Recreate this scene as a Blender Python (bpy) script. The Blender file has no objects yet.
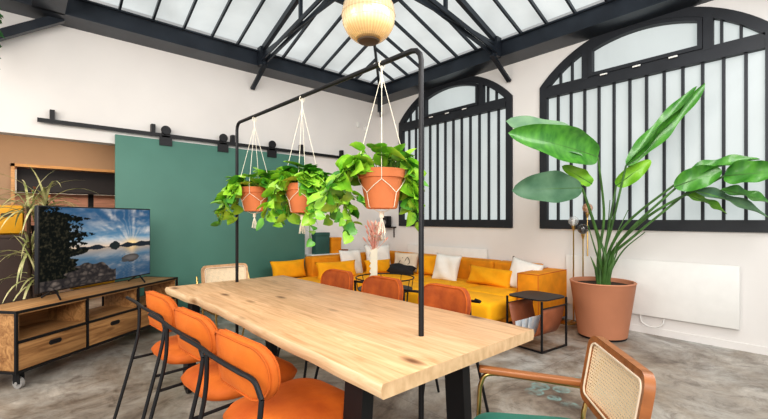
import bpy, bmesh, math, random
from mathutils import Vector, Matrix, noise as mnoise
PI = math.pi
C = bpy.context.scene.collection
SC = bpy.context.scene
R = random.Random(7)
V = Vector

# ------------------------------------------------------------------ materials
def mat(name, col, rough=.6, metal=0, var=0, scale=8, bump=0, bscale=60, stretch=(1, 1, 1), col2=None, emis=0, sheen=0, coat=0, trans=0, alpha=1):
    m = bpy.data.materials.new(name); m.use_nodes = True
    nt = m.node_tree; N = nt.nodes; L = nt.links
    b = N['Principled BSDF']
    b.inputs['Base Color'].default_value = (*col, 1)
    b.inputs['Roughness'].default_value = rough
    b.inputs['Metallic'].default_value = metal
    b.inputs['Transmission Weight'].default_value = trans
    b.inputs['Alpha'].default_value = alpha
    b.inputs['Coat Weight'].default_value = coat
    if sheen:
        b.inputs['Sheen Weight'].default_value = sheen
        b.inputs['Sheen Roughness'].default_value = .4
        b.inputs['Sheen Tint'].default_value = (*[min(1, c*1.3+.05) for c in col], 1)
    tc = N.new('ShaderNodeTexCoord'); mp = N.new('ShaderNodeMapping')
    mp.inputs['Scale'].default_value = stretch
    L.new(tc.outputs['Object'], mp.inputs['Vector'])
    n = N.new('ShaderNodeTexNoise'); n.inputs['Scale'].default_value = scale; n.inputs['Detail'].default_value = 5
    L.new(mp.outputs[0], n.inputs['Vector'])
    cr = N.new('ShaderNodeValToRGB')
    c2 = col2 or tuple(c*(1-var) for c in col)
    c1 = col if col2 else tuple(min(1, c*(1+var*.6)) for c in col)
    cr.color_ramp.elements[0].position = .32; cr.color_ramp.elements[1].position = .68
    cr.color_ramp.elements[0].color = (*c2, 1); cr.color_ramp.elements[1].color = (*c1, 1)
    L.new(n.outputs['Fac'], cr.inputs['Fac']); L.new(cr.outputs['Color'], b.inputs['Base Color'])
    if emis:
        L.new(cr.outputs['Color'], b.inputs['Emission Color']); b.inputs['Emission Strength'].default_value = emis
    if bump:
        n2 = N.new('ShaderNodeTexNoise'); n2.inputs['Scale'].default_value = bscale; n2.inputs['Detail'].default_value = 3
        L.new(mp.outputs[0], n2.inputs['Vector'])
        bp = N.new('ShaderNodeBump'); bp.inputs['Strength'].default_value = bump; bp.inputs['Distance'].default_value = .01
        L.new(n2.outputs['Fac'], bp.inputs['Height']); L.new(bp.outputs[0], b.inputs['Normal'])
    return m

def node(nt, t, **kw):
    n = nt.nodes.new(t)
    for k, v in kw.items(): setattr(n, k, v)
    return n

def ramp(nt, stops, fac):
    cr = nt.nodes.new('ShaderNodeValToRGB'); e = cr.color_ramp.elements
    while len(e) < len(stops): e.new(.5)
    for i, (p, c) in enumerate(stops): e[i].position = p; e[i].color = (*c, 1)
    nt.links.new(fac, cr.inputs['Fac']); return cr.outputs['Color']

def mixc(nt, a, b, f, mode='MIX'):
    m = nt.nodes.new('ShaderNodeMix'); m.data_type = 'RGBA'; m.blend_type = mode
    for s, v in ((6, a), (7, b)):
        if isinstance(v, tuple): m.inputs[s].default_value = (*v, 1)
        else: nt.links.new(v, m.inputs[s])
    if isinstance(f, (int, float)): m.inputs[0].default_value = f
    else: nt.links.new(f, m.inputs[0])
    return m.outputs[2]

def noise(nt, vec, scale, detail=4, dist=0, rough=.5):
    n = nt.nodes.new('ShaderNodeTexNoise'); n.inputs['Scale'].default_value = scale; n.inputs['Detail'].default_value = detail
    n.inputs['Distortion'].default_value = dist; n.inputs['Roughness'].default_value = rough
    nt.links.new(vec, n.inputs['Vector']); return n.outputs['Fac']

def mapping(nt, scale, rot=(0, 0, 0)):
    tc = nt.nodes.new('ShaderNodeTexCoord'); mp = nt.nodes.new('ShaderNodeMapping')
    mp.inputs['Scale'].default_value = scale; mp.inputs['Rotation'].default_value = rot
    nt.links.new(tc.outputs['Object'], mp.inputs['Vector']); return mp.outputs[0]

def wood(name, light, dark, knot, axis='Y', plank=.14, grain=1., rough=.45):
    m = bpy.data.materials.new(name); m.use_nodes = True; nt = m.node_tree; b = nt.nodes['Principled BSDF']
    st = {'X': (1.2, 14, 14), 'Y': (14, 1.2, 14), 'Z': (14, 14, 1.2)}[axis]
    v = mapping(nt, st); v1 = mapping(nt, (1, 1, 1))
    g = noise(nt, v, 1.6*grain, 6, 1.2, .6)
    base = ramp(nt, [(.3, dark), (.62, light)], g)
    kv = mapping(nt, {'X': (2.0, 5, 5), 'Y': (5, 2.0, 5), 'Z': (5, 5, 2.0)}[axis])
    vo = nt.nodes.new('ShaderNodeTexVoronoi'); vo.inputs['Scale'].default_value = 1.25; nt.links.new(kv, vo.inputs['Vector'])
    kf = ramp(nt, [(.04, (1, 1, 1)), (.20, (0, 0, 0))], vo.outputs['Distance'])
    base = mixc(nt, base, knot, kf)
    # board joints
    sx = nt.nodes.new('ShaderNodeSeparateXYZ'); nt.links.new(v1, sx.inputs[0])
    ch = {'X': 'Y', 'Y': 'X', 'Z': 'X'}[axis]
    md = node(nt, 'ShaderNodeMath', operation='DIVIDE'); nt.links.new(sx.outputs[ch], md.inputs[0]); md.inputs[1].default_value = plank
    fl = node(nt, 'ShaderNodeMath', operation='FLOOR'); nt.links.new(md.outputs[0], fl.inputs[0])
    wn = node(nt, 'ShaderNodeTexWhiteNoise', noise_dimensions='1D'); nt.links.new(fl.outputs[0], wn.inputs['W'])
    tone = ramp(nt, [(0, (.80, .78, .76)), (1, (1.08, 1.07, 1.06))], wn.outputs['Value'])
    base = mixc(nt, base, tone, 1.0, 'MULTIPLY')
    fr = node(nt, 'ShaderNodeMath', operation='FRACT'); nt.links.new(md.outputs[0], fr.inputs[0])
    ln = ramp(nt, [(.0, (.6, .5, .42)), (.02, (1, 1, 1))], fr.outputs[0])
    base = mixc(nt, base, ln, .8, 'MULTIPLY')
    nt.links.new(base, b.inputs['Base Color']); b.inputs['Roughness'].default_value = rough
    bp = nt.nodes.new('ShaderNodeBump'); bp.inputs['Strength'].default_value = .15; bp.inputs['Distance'].default_value = .004
    nt.links.new(g, bp.inputs['Height']); nt.links.new(bp.outputs[0], b.inputs['Normal'])
    return m

M = {}
M['wall'] = mat('wall_paint', (.78, .755, .73), .9, var=.04, scale=1.2, bump=.05)
M['door_green'] = mat('green_door_paint', (.085, .215, .172), .55, var=.12, scale=1.1)
M['steel'] = mat('dark_steel', (.034, .042, .055), .30, .3, var=.25, scale=3, bump=.05)
M['black'] = mat('black_metal', (.014, .014, .016), .45, .3, var=.1)
M['frame'] = mat('window_frame_paint', (.022, .025, .031), .5, .1, var=.15, scale=5)
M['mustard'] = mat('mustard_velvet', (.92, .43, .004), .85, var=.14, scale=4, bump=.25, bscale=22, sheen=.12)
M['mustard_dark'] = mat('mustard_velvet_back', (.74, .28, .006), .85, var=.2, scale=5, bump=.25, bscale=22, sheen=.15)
M['mustard_pillow'] = mat('mustard_pillow_cloth', (.84, .38, .004), .85, var=.1, scale=6, bump=.3, bscale=18)
M['white_cloth'] = mat('white_pillow_cloth', (.82, .79, .74), .9, var=.06, scale=7, bump=.5, bscale=14)
M['beige_cloth'] = mat('beige_pillow_cloth', (.70, .58, .45), .9, var=.1, scale=7, bump=.4, bscale=14)
M['black_cloth'] = mat('black_pillow_cloth', (.02, .02, .024), .9, var=.2, scale=7, bump=.4, bscale=14)
M['orange'] = mat('orange_velvet', (.60, .15, .012), .75, scale=5, bump=.5, bscale=14, col2=(.40, .075, .005), sheen=.35)  # blotched tones imitate velvet shading and highlights in the colour
M['rust'] = mat('rust_velvet', (.44, .10, .014), .8, scale=8, bump=.5, bscale=16, col2=(.22, .038, .006), sheen=.35)
M['piping'] = mat('orange_piping', (.50, .11, .008), .8, var=.2)
M['seatgreen'] = mat('green_velvet', (.02, .15, .11), .7, var=.2, scale=6, sheen=.5)
M['brass'] = mat('brass', (.62, .42, .16), .28, 1, var=.1)
M['chairwood'] = mat('brown_chair_wood', (.30, .11, .035), .4, var=.25, scale=5, stretch=(1, 6, 6))
M['palewood'] = mat('pale_chair_wood', (.55, .33, .18), .5, var=.25, scale=5, stretch=(1, 6, 6))
M['terra'] = mat('terracotta', (.60, .19, .07), .8, var=.12, scale=9, bump=.1)
M['terra_big'] = mat('terracotta_planter', (.52, .225, .125), .65, var=.08, scale=3)
M['soil'] = mat('soil', (.05, .03, .018), .95, var=.4, scale=40, bump=.8)
M['leaf'] = mat('pothos_leaf', (.13, .38, .03), .42, scale=14, col2=(.035, .19, .02), coat=.2)
M['leaf2'] = mat('pothos_leaf_bright', (.40, .66, .06), .42, scale=14, col2=(.16, .44, .03), coat=.2)
M['vine'] = mat('vine_stem', (.13, .26, .04), .6, var=.2)
M['bigleaf'] = mat('broad_leaf', (.09, .29, .035), .42, scale=5, col2=(.03, .15, .018), stretch=(3, 3, 1), coat=.25)
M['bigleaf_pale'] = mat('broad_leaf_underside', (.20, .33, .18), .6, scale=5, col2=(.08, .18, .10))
M['bigleaf_dark'] = mat('broad_leaf_dark_underside', (.10, .19, .11), .6, scale=5, col2=(.04, .11, .055))  # darker green tone for one leaf underside
M['bigleaf_lime'] = mat('broad_leaf_lime', (.26, .50, .04), .45, scale=5, col2=(.12, .34, .02))
M['petiole'] = mat('leaf_stalk', (.065, .15, .035), .5, var=.45, scale=6)
M['draca'] = mat('dracaena_leaf', (.66, .60, .33), .5, scale=12, col2=(.20, .25, .07))
M['rope'] = mat('macrame_cord', (.80, .74, .62), .9, var=.15, scale=60)
M['white'] = mat('white_enamel', (.80, .79, .76), .45, var=.03)
M['leather'] = mat('brown_leather', (.33, .105, .045), .5, var=.2, scale=9, bump=.2)
M['rubber'] = mat('grey_rubber', (.30, .29, .28), .6, var=.1)
M['tvblack'] = mat('tv_plastic', (.012, .012, .014), .35, var=.05)
M['beige'] = mat('beige_plaster', (.37, .25, .165), .9, var=.06, scale=1.5)
M['darkpanel'] = mat('dark_panel', (.022, .018, .020), .6, var=.15)
M['brown_cab'] = mat('dark_brown_board', (.05, .026, .018), .55, var=.2, scale=4)
M['yellow'] = mat('yellow_paint', (.72, .36, .015), .5, var=.1)
M['oakframe'] = mat('oak_trim', (.55, .30, .12), .5, var=.2, stretch=(1, 8, 8))
M['pinkclad'] = mat('pink_boarding', (.55, .30, .22), .7, var=.2, scale=3, stretch=(1, 1, 12))
M['darkgreen'] = mat('dark_green_board', (.03, .10, .085), .6, var=.1)
M['cream'] = mat('cream_ceramic', (.80, .72, .56), .5, var=.05)
M['pinkflower'] = mat('dried_pink_flower', (.75, .26, .22), .8, scale=30, col2=(.78, .50, .36))
M['paper'] = mat('magazine_paper', (.35, .45, .55), .5, scale=14, col2=(.75, .68, .62))
M['ivy'] = mat('dark_ivy_leaf', (.03, .13, .035), .5, var=.3)
M['orangefl'] = mat('orange_blossom', (.75, .22, .02), .6, var=.3)
M['table'] = wood('oak_table_top', (.76, .49, .285), (.53, .30, .145), (.17, .08, .035), 'Y', .165, 1.3, .42)
M['tableedge'] = wood('oak_table_live_edge', (.74, .56, .36), (.60, .41, .23), (.3, .17, .08), 'Y', 3.3, 2., .5)
M['console'] = wood('mango_wood', (.52, .29, .12), (.19, .08, .025), (.10, .04, .015), 'X', .31, .8, .5)
M['consoletop'] = wood('mango_wood_top', (.50, .29, .13), (.31, .15, .055), (.14, .06, .02), 'X', .22, .8, .5)

def glass(name, col, strength, gy=0):  # emissive glow put into the panes stands in for daylight behind them
    m = bpy.data.materials.new(name); m.use_nodes = True; nt = m.node_tree; b = nt.nodes['Principled BSDF']
    v = mapping(nt, (1, 1, .5)); n = noise(nt, v, 1.1, 5, .6)
    c = ramp(nt, [(.3, tuple(x*.80 for x in col)), (.68, tuple(min(1, x*1.12) for x in col))], n)
    b.inputs['Base Color'].default_value = (.25, .26, .26, 1)
    nt.links.new(c, b.inputs['Emission Color']); b.inputs['Emission Strength'].default_value = strength
    b.inputs['Roughness'].default_value = .35
    return m
M['skyglass'] = glass('frosted_roof_glass', (.62, .655, .65), .90)
M['winglass'] = glass('frosted_window_glass', (.56, .62, .615), .70)

def floor_mat():
    m = bpy.data.materials.new('worn_concrete'); m.use_nodes = True; nt = m.node_tree; b = nt.nodes['Principled BSDF']
    v = mapping(nt, (1, 1, 1))
    a = noise(nt, v, 1.1, 8, 1.0, .68); c = noise(nt, v, 5.5, 8, .8, .75); d = noise(nt, v, .6, 3, .4)
    base = ramp(nt, [(.35, (.13, .10, .08)), (.45, (.26, .225, .19)), (.55, (.36, .335, .305)), (.66, (.52, .50, .47))], a)
    fine = ramp(nt, [(.34, (.45, .40, .37)), (.48, (.95, .95, .95)), (.64, (1.25, 1.25, 1.25))], c)
    base = mixc(nt, base, fine, .9, 'MULTIPLY')
    warm = ramp(nt, [(.4, (1, .93, .84)), (.62, (.92, .98, 1.02))], d)
    base = mixc(nt, base, warm, .8, 'MULTIPLY')
    # expansion joints
    sx = nt.nodes.new('ShaderNodeSeparateXYZ'); nt.links.new(v, sx.inputs[0])
    for ax, off in (('X', .35), ('Y', .72)):
        ad = node(nt, 'ShaderNodeMath', operation='ADD'); nt.links.new(sx.outputs[ax], ad.inputs[0]); ad.inputs[1].default_value = off
        dv = node(nt, 'ShaderNodeMath', operation='DIVIDE'); nt.links.new(ad.outputs[0], dv.inputs[0]); dv.inputs[1].default_value = 2.4
        fr = node(nt, 'ShaderNodeMath', operation='FRACT'); nt.links.new(dv.outputs[0], fr.inputs[0])
        ln = ramp(nt, [(0, (.45, .43, .42)), (.004, (1, 1, 1))], fr.outputs[0])
        base = mixc(nt, base, ln, .7, 'MULTIPLY')
    # round pale green worn stains by the table end
    sp = nt.nodes.new('ShaderNodeVectorMath'); sp.operation = 'DISTANCE'; nt.links.new(v, sp.inputs[0]); sp.inputs[1].default_value = (3.12, 1.38, 0)
    near = ramp(nt, [(.26, (1, 1, 1)), (.36, (0, 0, 0))], sp.outputs['Value'])
    vo = nt.nodes.new('ShaderNodeTexVoronoi'); vo.inputs['Scale'].default_value = 6.0; vo.inputs['Randomness'].default_value = .45; nt.links.new(v, vo.inputs['Vector'])
    ring = ramp(nt, [(.0, (.5, .5, .5)), (.26, (.55, .55, .55)), (.40, (1, 1, 1)), (.45, (0, 0, 0))], vo.outputs['Distance'])
    f = mixc(nt, near, ring, 1.0, 'MULTIPLY'); n5 = ramp(nt, [(.35, (.1, .1, .1)), (.6, (1, 1, 1))], noise(nt, v, 30, 3))
    f = mixc(nt, f, n5, 1.0, 'MULTIPLY')
    base = mixc(nt, base, (.22, .36, .34), f)
    nt.links.new(base, b.inputs['Base Color'])
    nt.links.new(ramp(nt, [(.3, (.28, .28, .28)), (.7, (.5, .5, .5))], c), b.inputs['Roughness'])
    bp = nt.nodes.new('ShaderNodeBump'); bp.inputs['Strength'].default_value = .12; bp.inputs['Distance'].default_value = .01
    nt.links.new(c, bp.inputs['Height']); nt.links.new(bp.outputs[0], b.inputs['Normal'])
    return m
M['floor'] = floor_mat()

def cane_mat():
    m = bpy.data.materials.new('woven_cane'); m.use_nodes = True; nt = m.node_tree; b = nt.nodes['Principled BSDF']
    v = mapping(nt, (1, 1, 1)); sx = nt.nodes.new('ShaderNodeSeparateXYZ'); nt.links.new(v, sx.inputs[0])
    outs = []
    for ax in ('Y', 'Z'):
        d = node(nt, 'ShaderNodeMath', operation='DIVIDE'); nt.links.new(sx.outputs[ax], d.inputs[0]); d.inputs[1].default_value = .0125
        f = node(nt, 'ShaderNodeMath', operation='FRACT'); nt.links.new(d.outputs[0], f.inputs[0])
        s = node(nt, 'ShaderNodeMath', operation='SUBTRACT'); nt.links.new(f.outputs[0], s.inputs[0]); s.inputs[1].default_value = .5
        a = node(nt, 'ShaderNodeMath', operation='ABSOLUTE'); nt.links.new(s.outputs[0], a.inputs[0])
        l = node(nt, 'ShaderNodeMath', operation='LESS_THAN'); nt.links.new(a.outputs[0], l.inputs[0]); l.inputs[1].default_value = .18
        outs.append(l.outputs[0])
    mu = node(nt, 'ShaderNodeMath', operation='MULTIPLY'); nt.links.new(outs[0], mu.inputs[0]); nt.links.new(outs[1], mu.inputs[1])
    iv = node(nt, 'ShaderNodeMath', operation='SUBTRACT'); iv.inputs[0].default_value = 1; nt.links.new(mu.outputs[0], iv.inputs[1])
    nt.links.new(iv.outputs[0], b.inputs['Alpha']); b.inputs['Base Color'].default_value = (.86, .67, .46, 1); b.inputs['Roughness'].default_value = .6
    return m
M['cane'] = cane_mat()

def lampglass():
    m = bpy.data.materials.new('amber_prismatic_glass'); m.use_nodes = True; nt = m.node_tree; b = nt.nodes['Principled BSDF']
    v = mapping(nt, (1, 1, 1)); sx = nt.nodes.new('ShaderNodeSeparateXYZ'); nt.links.new(v, sx.inputs[0])
    at = node(nt, 'ShaderNodeMath', operation='ARCTAN2'); nt.links.new(sx.outputs['Y'], at.inputs[0]); nt.links.new(sx.outputs['X'], at.inputs[1])
    ml = node(nt, 'ShaderNodeMath', operation='MULTIPLY'); nt.links.new(at.outputs[0], ml.inputs[0]); ml.inputs[1].default_value = 44
    sn = node(nt, 'ShaderNodeMath', operation='SINE'); nt.links.new(ml.outputs[0], sn.inputs[0])
    rb = ramp(nt, [(0, (.72, .72, .72)), (1, (1, 1, 1))], sn.outputs[0])
    zc = node(nt, 'ShaderNodeMapRange'); nt.links.new(sx.outputs['Z'], zc.inputs['Value']); zc.inputs['From Min'].default_value = -.17; zc.inputs['From Max'].default_value = .17
    c = ramp(nt, [(.0, (.42, .26, .12)), (.20, (.70, .48, .22)), (.33, (.95, .78, .48)), (.50, (.62, .47, .28)), (1, (.50, .42, .31))], zc.outputs[0])
    c = mixc(nt, c, rb, .7, 'MULTIPLY')
    nt.links.new(c, b.inputs['Base Color']); nt.links.new(c, b.inputs['Emission Color']); b.inputs['Emission Strength'].default_value = .20
    b.inputs['Roughness'].default_value = .12; b.inputs['Alpha'].default_value = .86; b.inputs['Coat Weight'].default_value = .6
    return m
M['lampglass'] = lampglass()
def clear(name, col, a):
    m = bpy.data.materials.new(name); m.use_nodes = True; b = m.node_tree.nodes['Principled BSDF']
    b.inputs['Base Color'].default_value = (*col, 1); b.inputs['Roughness'].default_value = .05; b.inputs['Alpha'].default_value = a; b.inputs['Coat Weight'].default_value = 1
    return m
M['clearglobe'] = clear('clear_glass', (.85, .85, .85), .28)
M['smokeglobe'] = clear('smoked_glass', (.05, .045, .045), .7)
M['amberglobe'] = clear('amber_glass', (.75, .40, .22), .55)

# ------------------------------------------------------------------ mesh helpers
class MB:
    def __init__(s): s.bm = bmesh.new()
    def box(s, a, b, bev=0, seg=2, mtx=None):
        x0, y0, z0 = a; x1, y1, z1 = b
        t = bmesh.new(); bmesh.ops.create_cube(t, size=1)
        for v in t.verts: v.co = V(((x0+x1)/2+v.co.x*(x1-x0), (y0+y1)/2+v.co.y*(y1-y0), (z0+z1)/2+v.co.z*(z1-z0)))
        if bev: bmesh.ops.bevel(t, geom=t.edges[:], offset=bev, segments=seg, profile=.5, affect='EDGES')
        if mtx: bmesh.ops.transform(t, matrix=mtx, verts=t.verts)
        s.merge(t); return s
    def merge(s, t):
        me = bpy.data.meshes.new('tmp'); t.to_mesh(me); t.free(); s.bm.from_mesh(me); bpy.data.meshes.remove(me)
    def tube(s, pts, r, n=8, closed=False, cap=True):
        pts = [V(p) for p in pts]; k = len(pts); rings = []
        rs = r if isinstance(r, (list, tuple)) else [r]*k
        up = None
        for i, p in enumerate(pts):
            if closed: d = (pts[(i+1) % k]-pts[i-1])
            else: d = (pts[min(i+1, k-1)]-pts[max(i-1, 0)])
            d.normalize()
            if up is None: up = V((0, 0, 1)) if abs(d.z) < .9 else V((1, 0, 0))
            a = d.cross(up)
            if a.length < 1e-4: a = d.orthogonal()
            a.normalize(); b = d.cross(a); b.normalize(); up = -b if False else a.cross(d)
            rings.append([s.bm.verts.new(p+(a*math.cos(2*PI*j/n)+b*math.sin(2*PI*j/n))*rs[i]) for j in range(n)])
        m = k if closed else k-1
        for i in range(m):
            A = rings[i]; B = rings[(i+1) % k]
            for j in range(n): s.bm.faces.new((A[j], A[(j+1) % n], B[(j+1) % n], B[j]))
        if cap and not closed: s.bm.faces.new(rings[0][::-1]); s.bm.faces.new(rings[-1])
        return s
    def bar(s, p, q, w, h):
        """rectangular bar from p to q, w sideways, h in the upright direction"""
        p = V(p); q = V(q); d = (q-p).normalized(); up = V((0, 0, 1)) if abs(d.z) < .95 else V((1, 0, 0))
        a = d.cross(up).normalized(); b = a.cross(d).normalized(); vs = []
        for c in (p, q):
            vs.append([s.bm.verts.new(c+a*w/2*i+b*h/2*j) for i, j in ((-1, -1), (1, -1), (1, 1), (-1, 1))])
        A, B = vs
        for j in range(4): s.bm.faces.new((A[j], A[(j+1) % 4], B[(j+1) % 4], B[j]))
        s.bm.faces.new(A[::-1]); s.bm.faces.new(B); return s
    def lathe(s, prof, c=(0, 0, 0), n=32, wob=None):
        c = V(c); rings = []
        for r, z in prof:
            rings.append([s.bm.verts.new(c+V((max(r, 1e-4)*math.cos(2*PI*j/n), max(r, 1e-4)*math.sin(2*PI*j/n), z))) for j in range(n)])
        for A, B in zip(rings, rings[1:]):
            for j in range(n): s.bm.faces.new((A[j], A[(j+1) % n], B[(j+1) % n], B[j]))
        s.bm.faces.new(rings[0][::-1]); s.bm.faces.new(rings[-1]); return s
    def prism(s, poly, ax, t0, t1):
        def mk(p, t): return {'x': V((t, p[0], p[1])), 'y': V((p[0], t, p[1])), 'z': V((p[0], p[1], t))}[ax]
        A = [s.bm.verts.new(mk(p, t0)) for p in poly]; B = [s.bm.verts.new(mk(p, t1)) for p in poly]; n = len(poly)
        for j in range(n): s.bm.faces.new((A[j], A[(j+1) % n], B[(j+1) % n], B[j]))
        s.bm.faces.new(A[::-1]); s.bm.faces.new(B); return s
    def grid(s, f, nu, nv):
        g = [[s.bm.verts.new(f(i/nu, j/nv)) for j in range(nv+1)] for i in range(nu+1)]
        for i in range(nu):
            for j in range(nv): s.bm.faces.new((g[i][j], g[i+1][j], g[i+1][j+1], g[i][j+1]))
        return s
    def quad(s, *ps): s.bm.faces.new([s.bm.verts.new(V(p)) for p in ps]); return s
    def build(s, name, m, parent=None, smooth=True, doubles=False, angle=40):
        if doubles: bmesh.ops.remove_doubles(s.bm, verts=s.bm.verts, dist=1e-4)
        bmesh.ops.recalc_face_normals(s.bm, faces=s.bm.faces)
        me = bpy.data.meshes.new(name); s.bm.to_mesh(me); s.bm.free()
        ms = m if isinstance(m, list) else [m]
        for q in ms: me.materials.append(q)
        if smooth:
            me.shade_smooth()
            try: me.set_sharp_from_angle(angle=math.radians(angle))
            except Exception: pass
        o = bpy.data.objects.new(name, me); C.objects.link(o)
        if parent: o.parent = parent
        return o

def empty(name, loc=(0, 0, 0), rz=0):
    o = bpy.data.objects.new(name, None); C.objects.link(o); o.location = loc; o.rotation_euler = (0, 0, rz); o.empty_display_size = .1
    return o
def tag(o, label=None, cat=None, group=None, kind=None):
    for k, v in (('label', label), ('category', cat), ('group', group), ('kind', kind)):
        if v: o[k] = v
    return o
def thing(name, label, cat, loc=(0, 0, 0), rz=0, group=None): return tag(empty(name, loc, rz), label, cat, group)
def struct(o, label, cat): return tag(o, label, cat, kind='structure')
def copy_tree(o, parent=None):
    c = o.copy(); C.objects.link(c); c.parent = parent
    for ch in [x for x in C.objects if x.parent == o]: copy_tree(ch, c)
    return c
def bez(ps, n=8):
    """Catmull-Rom through points"""
    ps = [V(p) for p in ps]; out = []
    P = [ps[0]*2-ps[1]]+ps+[ps[-1]*2-ps[-2]]
    for i in range(1, len(P)-2):
        for k in range(n):
            t = k/n; a, b, c, d = P[i-1:i+3]
            out.append(.5*((2*b)+(c-a)*t+(2*a-5*b+4*c-d)*t*t+(3*b-a-3*c+d)*t**3))
    out.append(ps[-1]); return out

# ------------------------------------------------------------------ camera
F = 404.0; H = 1.3; YAW = math.radians(48.1)
cam = bpy.data.cameras.new('camera'); co = bpy.data.objects.new('camera', cam); C.objects.link(co)
co.location = (0, 0, H); co.rotation_euler = (PI/2, 0, YAW-PI/2)
cam.sensor_width = 36; cam.lens = 36*F/768; cam.shift_y = 9.5/768; cam.clip_start = .02
SC.camera = co
FW = V((math.cos(YAW), math.sin(YAW), 0)); RT = V((math.sin(YAW), -math.cos(YAW), 0))
def at(px, py, d):
    """point at depth d metres seen at that place of the survey photograph"""
    return FW*d+RT*((px-384)/F*d)+V((0, 0, H+(219-py)/F*d))

XW, YW = 5.3, 6.0
# ------------------------------------------------------------------ shell
struct(MB().box((-2.5, -2.5, -.1), (5.5, 10.2, 0)).build('floor', M['floor'], smooth=False), 'worn grey brown concrete floor', 'floor')
# left wall with the wide opening behind the sliding door
w = MB()
w.box((-2.5, YW, 2.24), (5.5, YW+.18, 4.3)); w.box((1.5, YW, 0), (5.5, YW+.18, 2.24))
struct(w.build('wall_left', M['wall'], smooth=False), 'white wall with wide opening at its left end', 'wall')
# arched windows in the right wall
SILL, SPR, RISE, HWD = 1.17, 3.09, .54, 1.175
RAD = (HWD**2+RISE**2)/(2*RISE)
def arch(dy, off=0):
    r = RAD-off; return SPR+RISE-RAD+math.sqrt(max(r*r-dy*dy, 0))
WC = (1.515, 4.285)
w = MB(); ys = [-1.2]
for c in WC: ys += [c-HWD+2*HWD*k/28 for k in range(29)]
ys += [YW+.18]
for y0, y1 in zip(ys, ys[1:]):
    ins = [c for c in WC if c-HWD-1e-6 < (y0+y1)/2 < c+HWD+1e-6]
    if not ins: w.box((XW, y0, 0), (XW+.22, y1, 4.3)); continue
    c = ins[0]; w.box((XW, y0, 0), (XW+.22, y1, SILL))
    w.prism([(y0, arch(y0-c)), (y1, arch(y1-c)), (y1, 4.3), (y0, 4.3)], 'x', XW, XW+.22)
struct(w.build('wall_right', M['wall'], doubles=True, smooth=False), 'white wall holding the two arched windows', 'wall')
struct(MB().box((XW-.012, -1.2, 0), (XW, YW, .075)).build('baseboard_right', M['wall'], smooth=False), 'low painted baseboard under the windows', 'baseboard')

def window(n, c, label):
    root = empty('window_%d' % n, (XW, c, 0)); struct(root, label, 'window')
    fx0, fx1 = -.03, .05; fw = .10
    # outer frame : arch ring
    f = MB(); K = 36; hi = HWD-fw
    out = [(-HWD, SILL)]+[(-HWD+2*HWD*k/K, arch(-HWD+2*HWD*k/K)) for k in range(K+1)]+[(HWD, SILL)]
    def ai(y): return SPR+RISE-RAD+math.sqrt((RAD-fw)**2-y*y)
    inn = [(-hi, SILL+.12)]+[(-hi+2*hi*k/K, ai(-hi+2*hi*k/K)) for k in range(K+1)]+[(hi, SILL+.12)]
    n_ = len(out)
    for j in range(n_):
        k = (j+1) % n_; f.prism([out[j], out[k], inn[k], inn[j]], 'x', fx0, fx1)
    f.build('frame', M['frame'], root, doubles=True, smooth=False)
    t = MB(); t.box((fx0-.015, -hi, 2.93), (fx1, hi, 3.02)).box((fx0, -hi, 3.02), (fx1, hi, 3.08))
    for y in (-.645, .575): t.box((fx0-.005, y-.042, 3.05), (fx1, y+.042, ai(y)+.03))
    t.build('transom', M['frame'], root, smooth=False)
    # hopper sash
    s = MB(); a, b = -.60, .53; sw = .042
    s.box((fx0-.02, a, 3.07), (fx1-.01, b, 3.07+sw)); s.box((fx0-.022, a, 3.068), (fx1-.012, a+sw, ai(a)-.03)); s.box((fx0-.022, b-sw, 3.068), (fx1-.012, b, ai(b)-.03))
    kk = 16
    for k in range(kk):
        y0 = a+(b-a)*k/kk; y1 = a+(b-a)*(k+1)/kk
        s.prism([(y0, ai(y0)-.01), (y1, ai(y1)-.01), (y1, ai(y1)-.05), (y0, ai(y0)-.05)], 'x', fx0-.02, fx1-.01)
    s.build('hopper_sash', M['frame'], root, smooth=False)
    h = MB()
    for y in (-.35, 0, .35): h.box((fx0-.03, y-.04, 3.045), (fx0-.018, y+.04, 3.062))
    h.build('hinge', M['white'], root, smooth=False)
    for y in (-.9, -.75, .75, .9):
        MB().box((fx0+.02, y-.010, 3.08), (fx1-.01, y+.012, ai(y)+.01)).build('glazing_bar', M['frame'], root, smooth=False)
    for k in range(12):
        y = (k-5.5)*.17
        MB().box((fx0+.02, y-.0125, SILL+.11), (fx1-.02, y+.0125, 2.94)).build('glazing_bar', M['frame'], root, smooth=False)
    p = MB(); ply = [(-hi-.02, SILL+.05)]+[(-hi+2*hi*k/K, ai(-hi+2*hi*k/K)+.02) for k in range(K+1)]+[(hi+.02, SILL+.05)]
    p.prism(ply, 'x', .035, .045)
    p.build('pane', M['winglass'], root, smooth=False)
window(1, WC[0], 'large arched window behind the tall potted plant')
window(2, WC[1], 'arched window above the sofa beside the corner')

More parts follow.
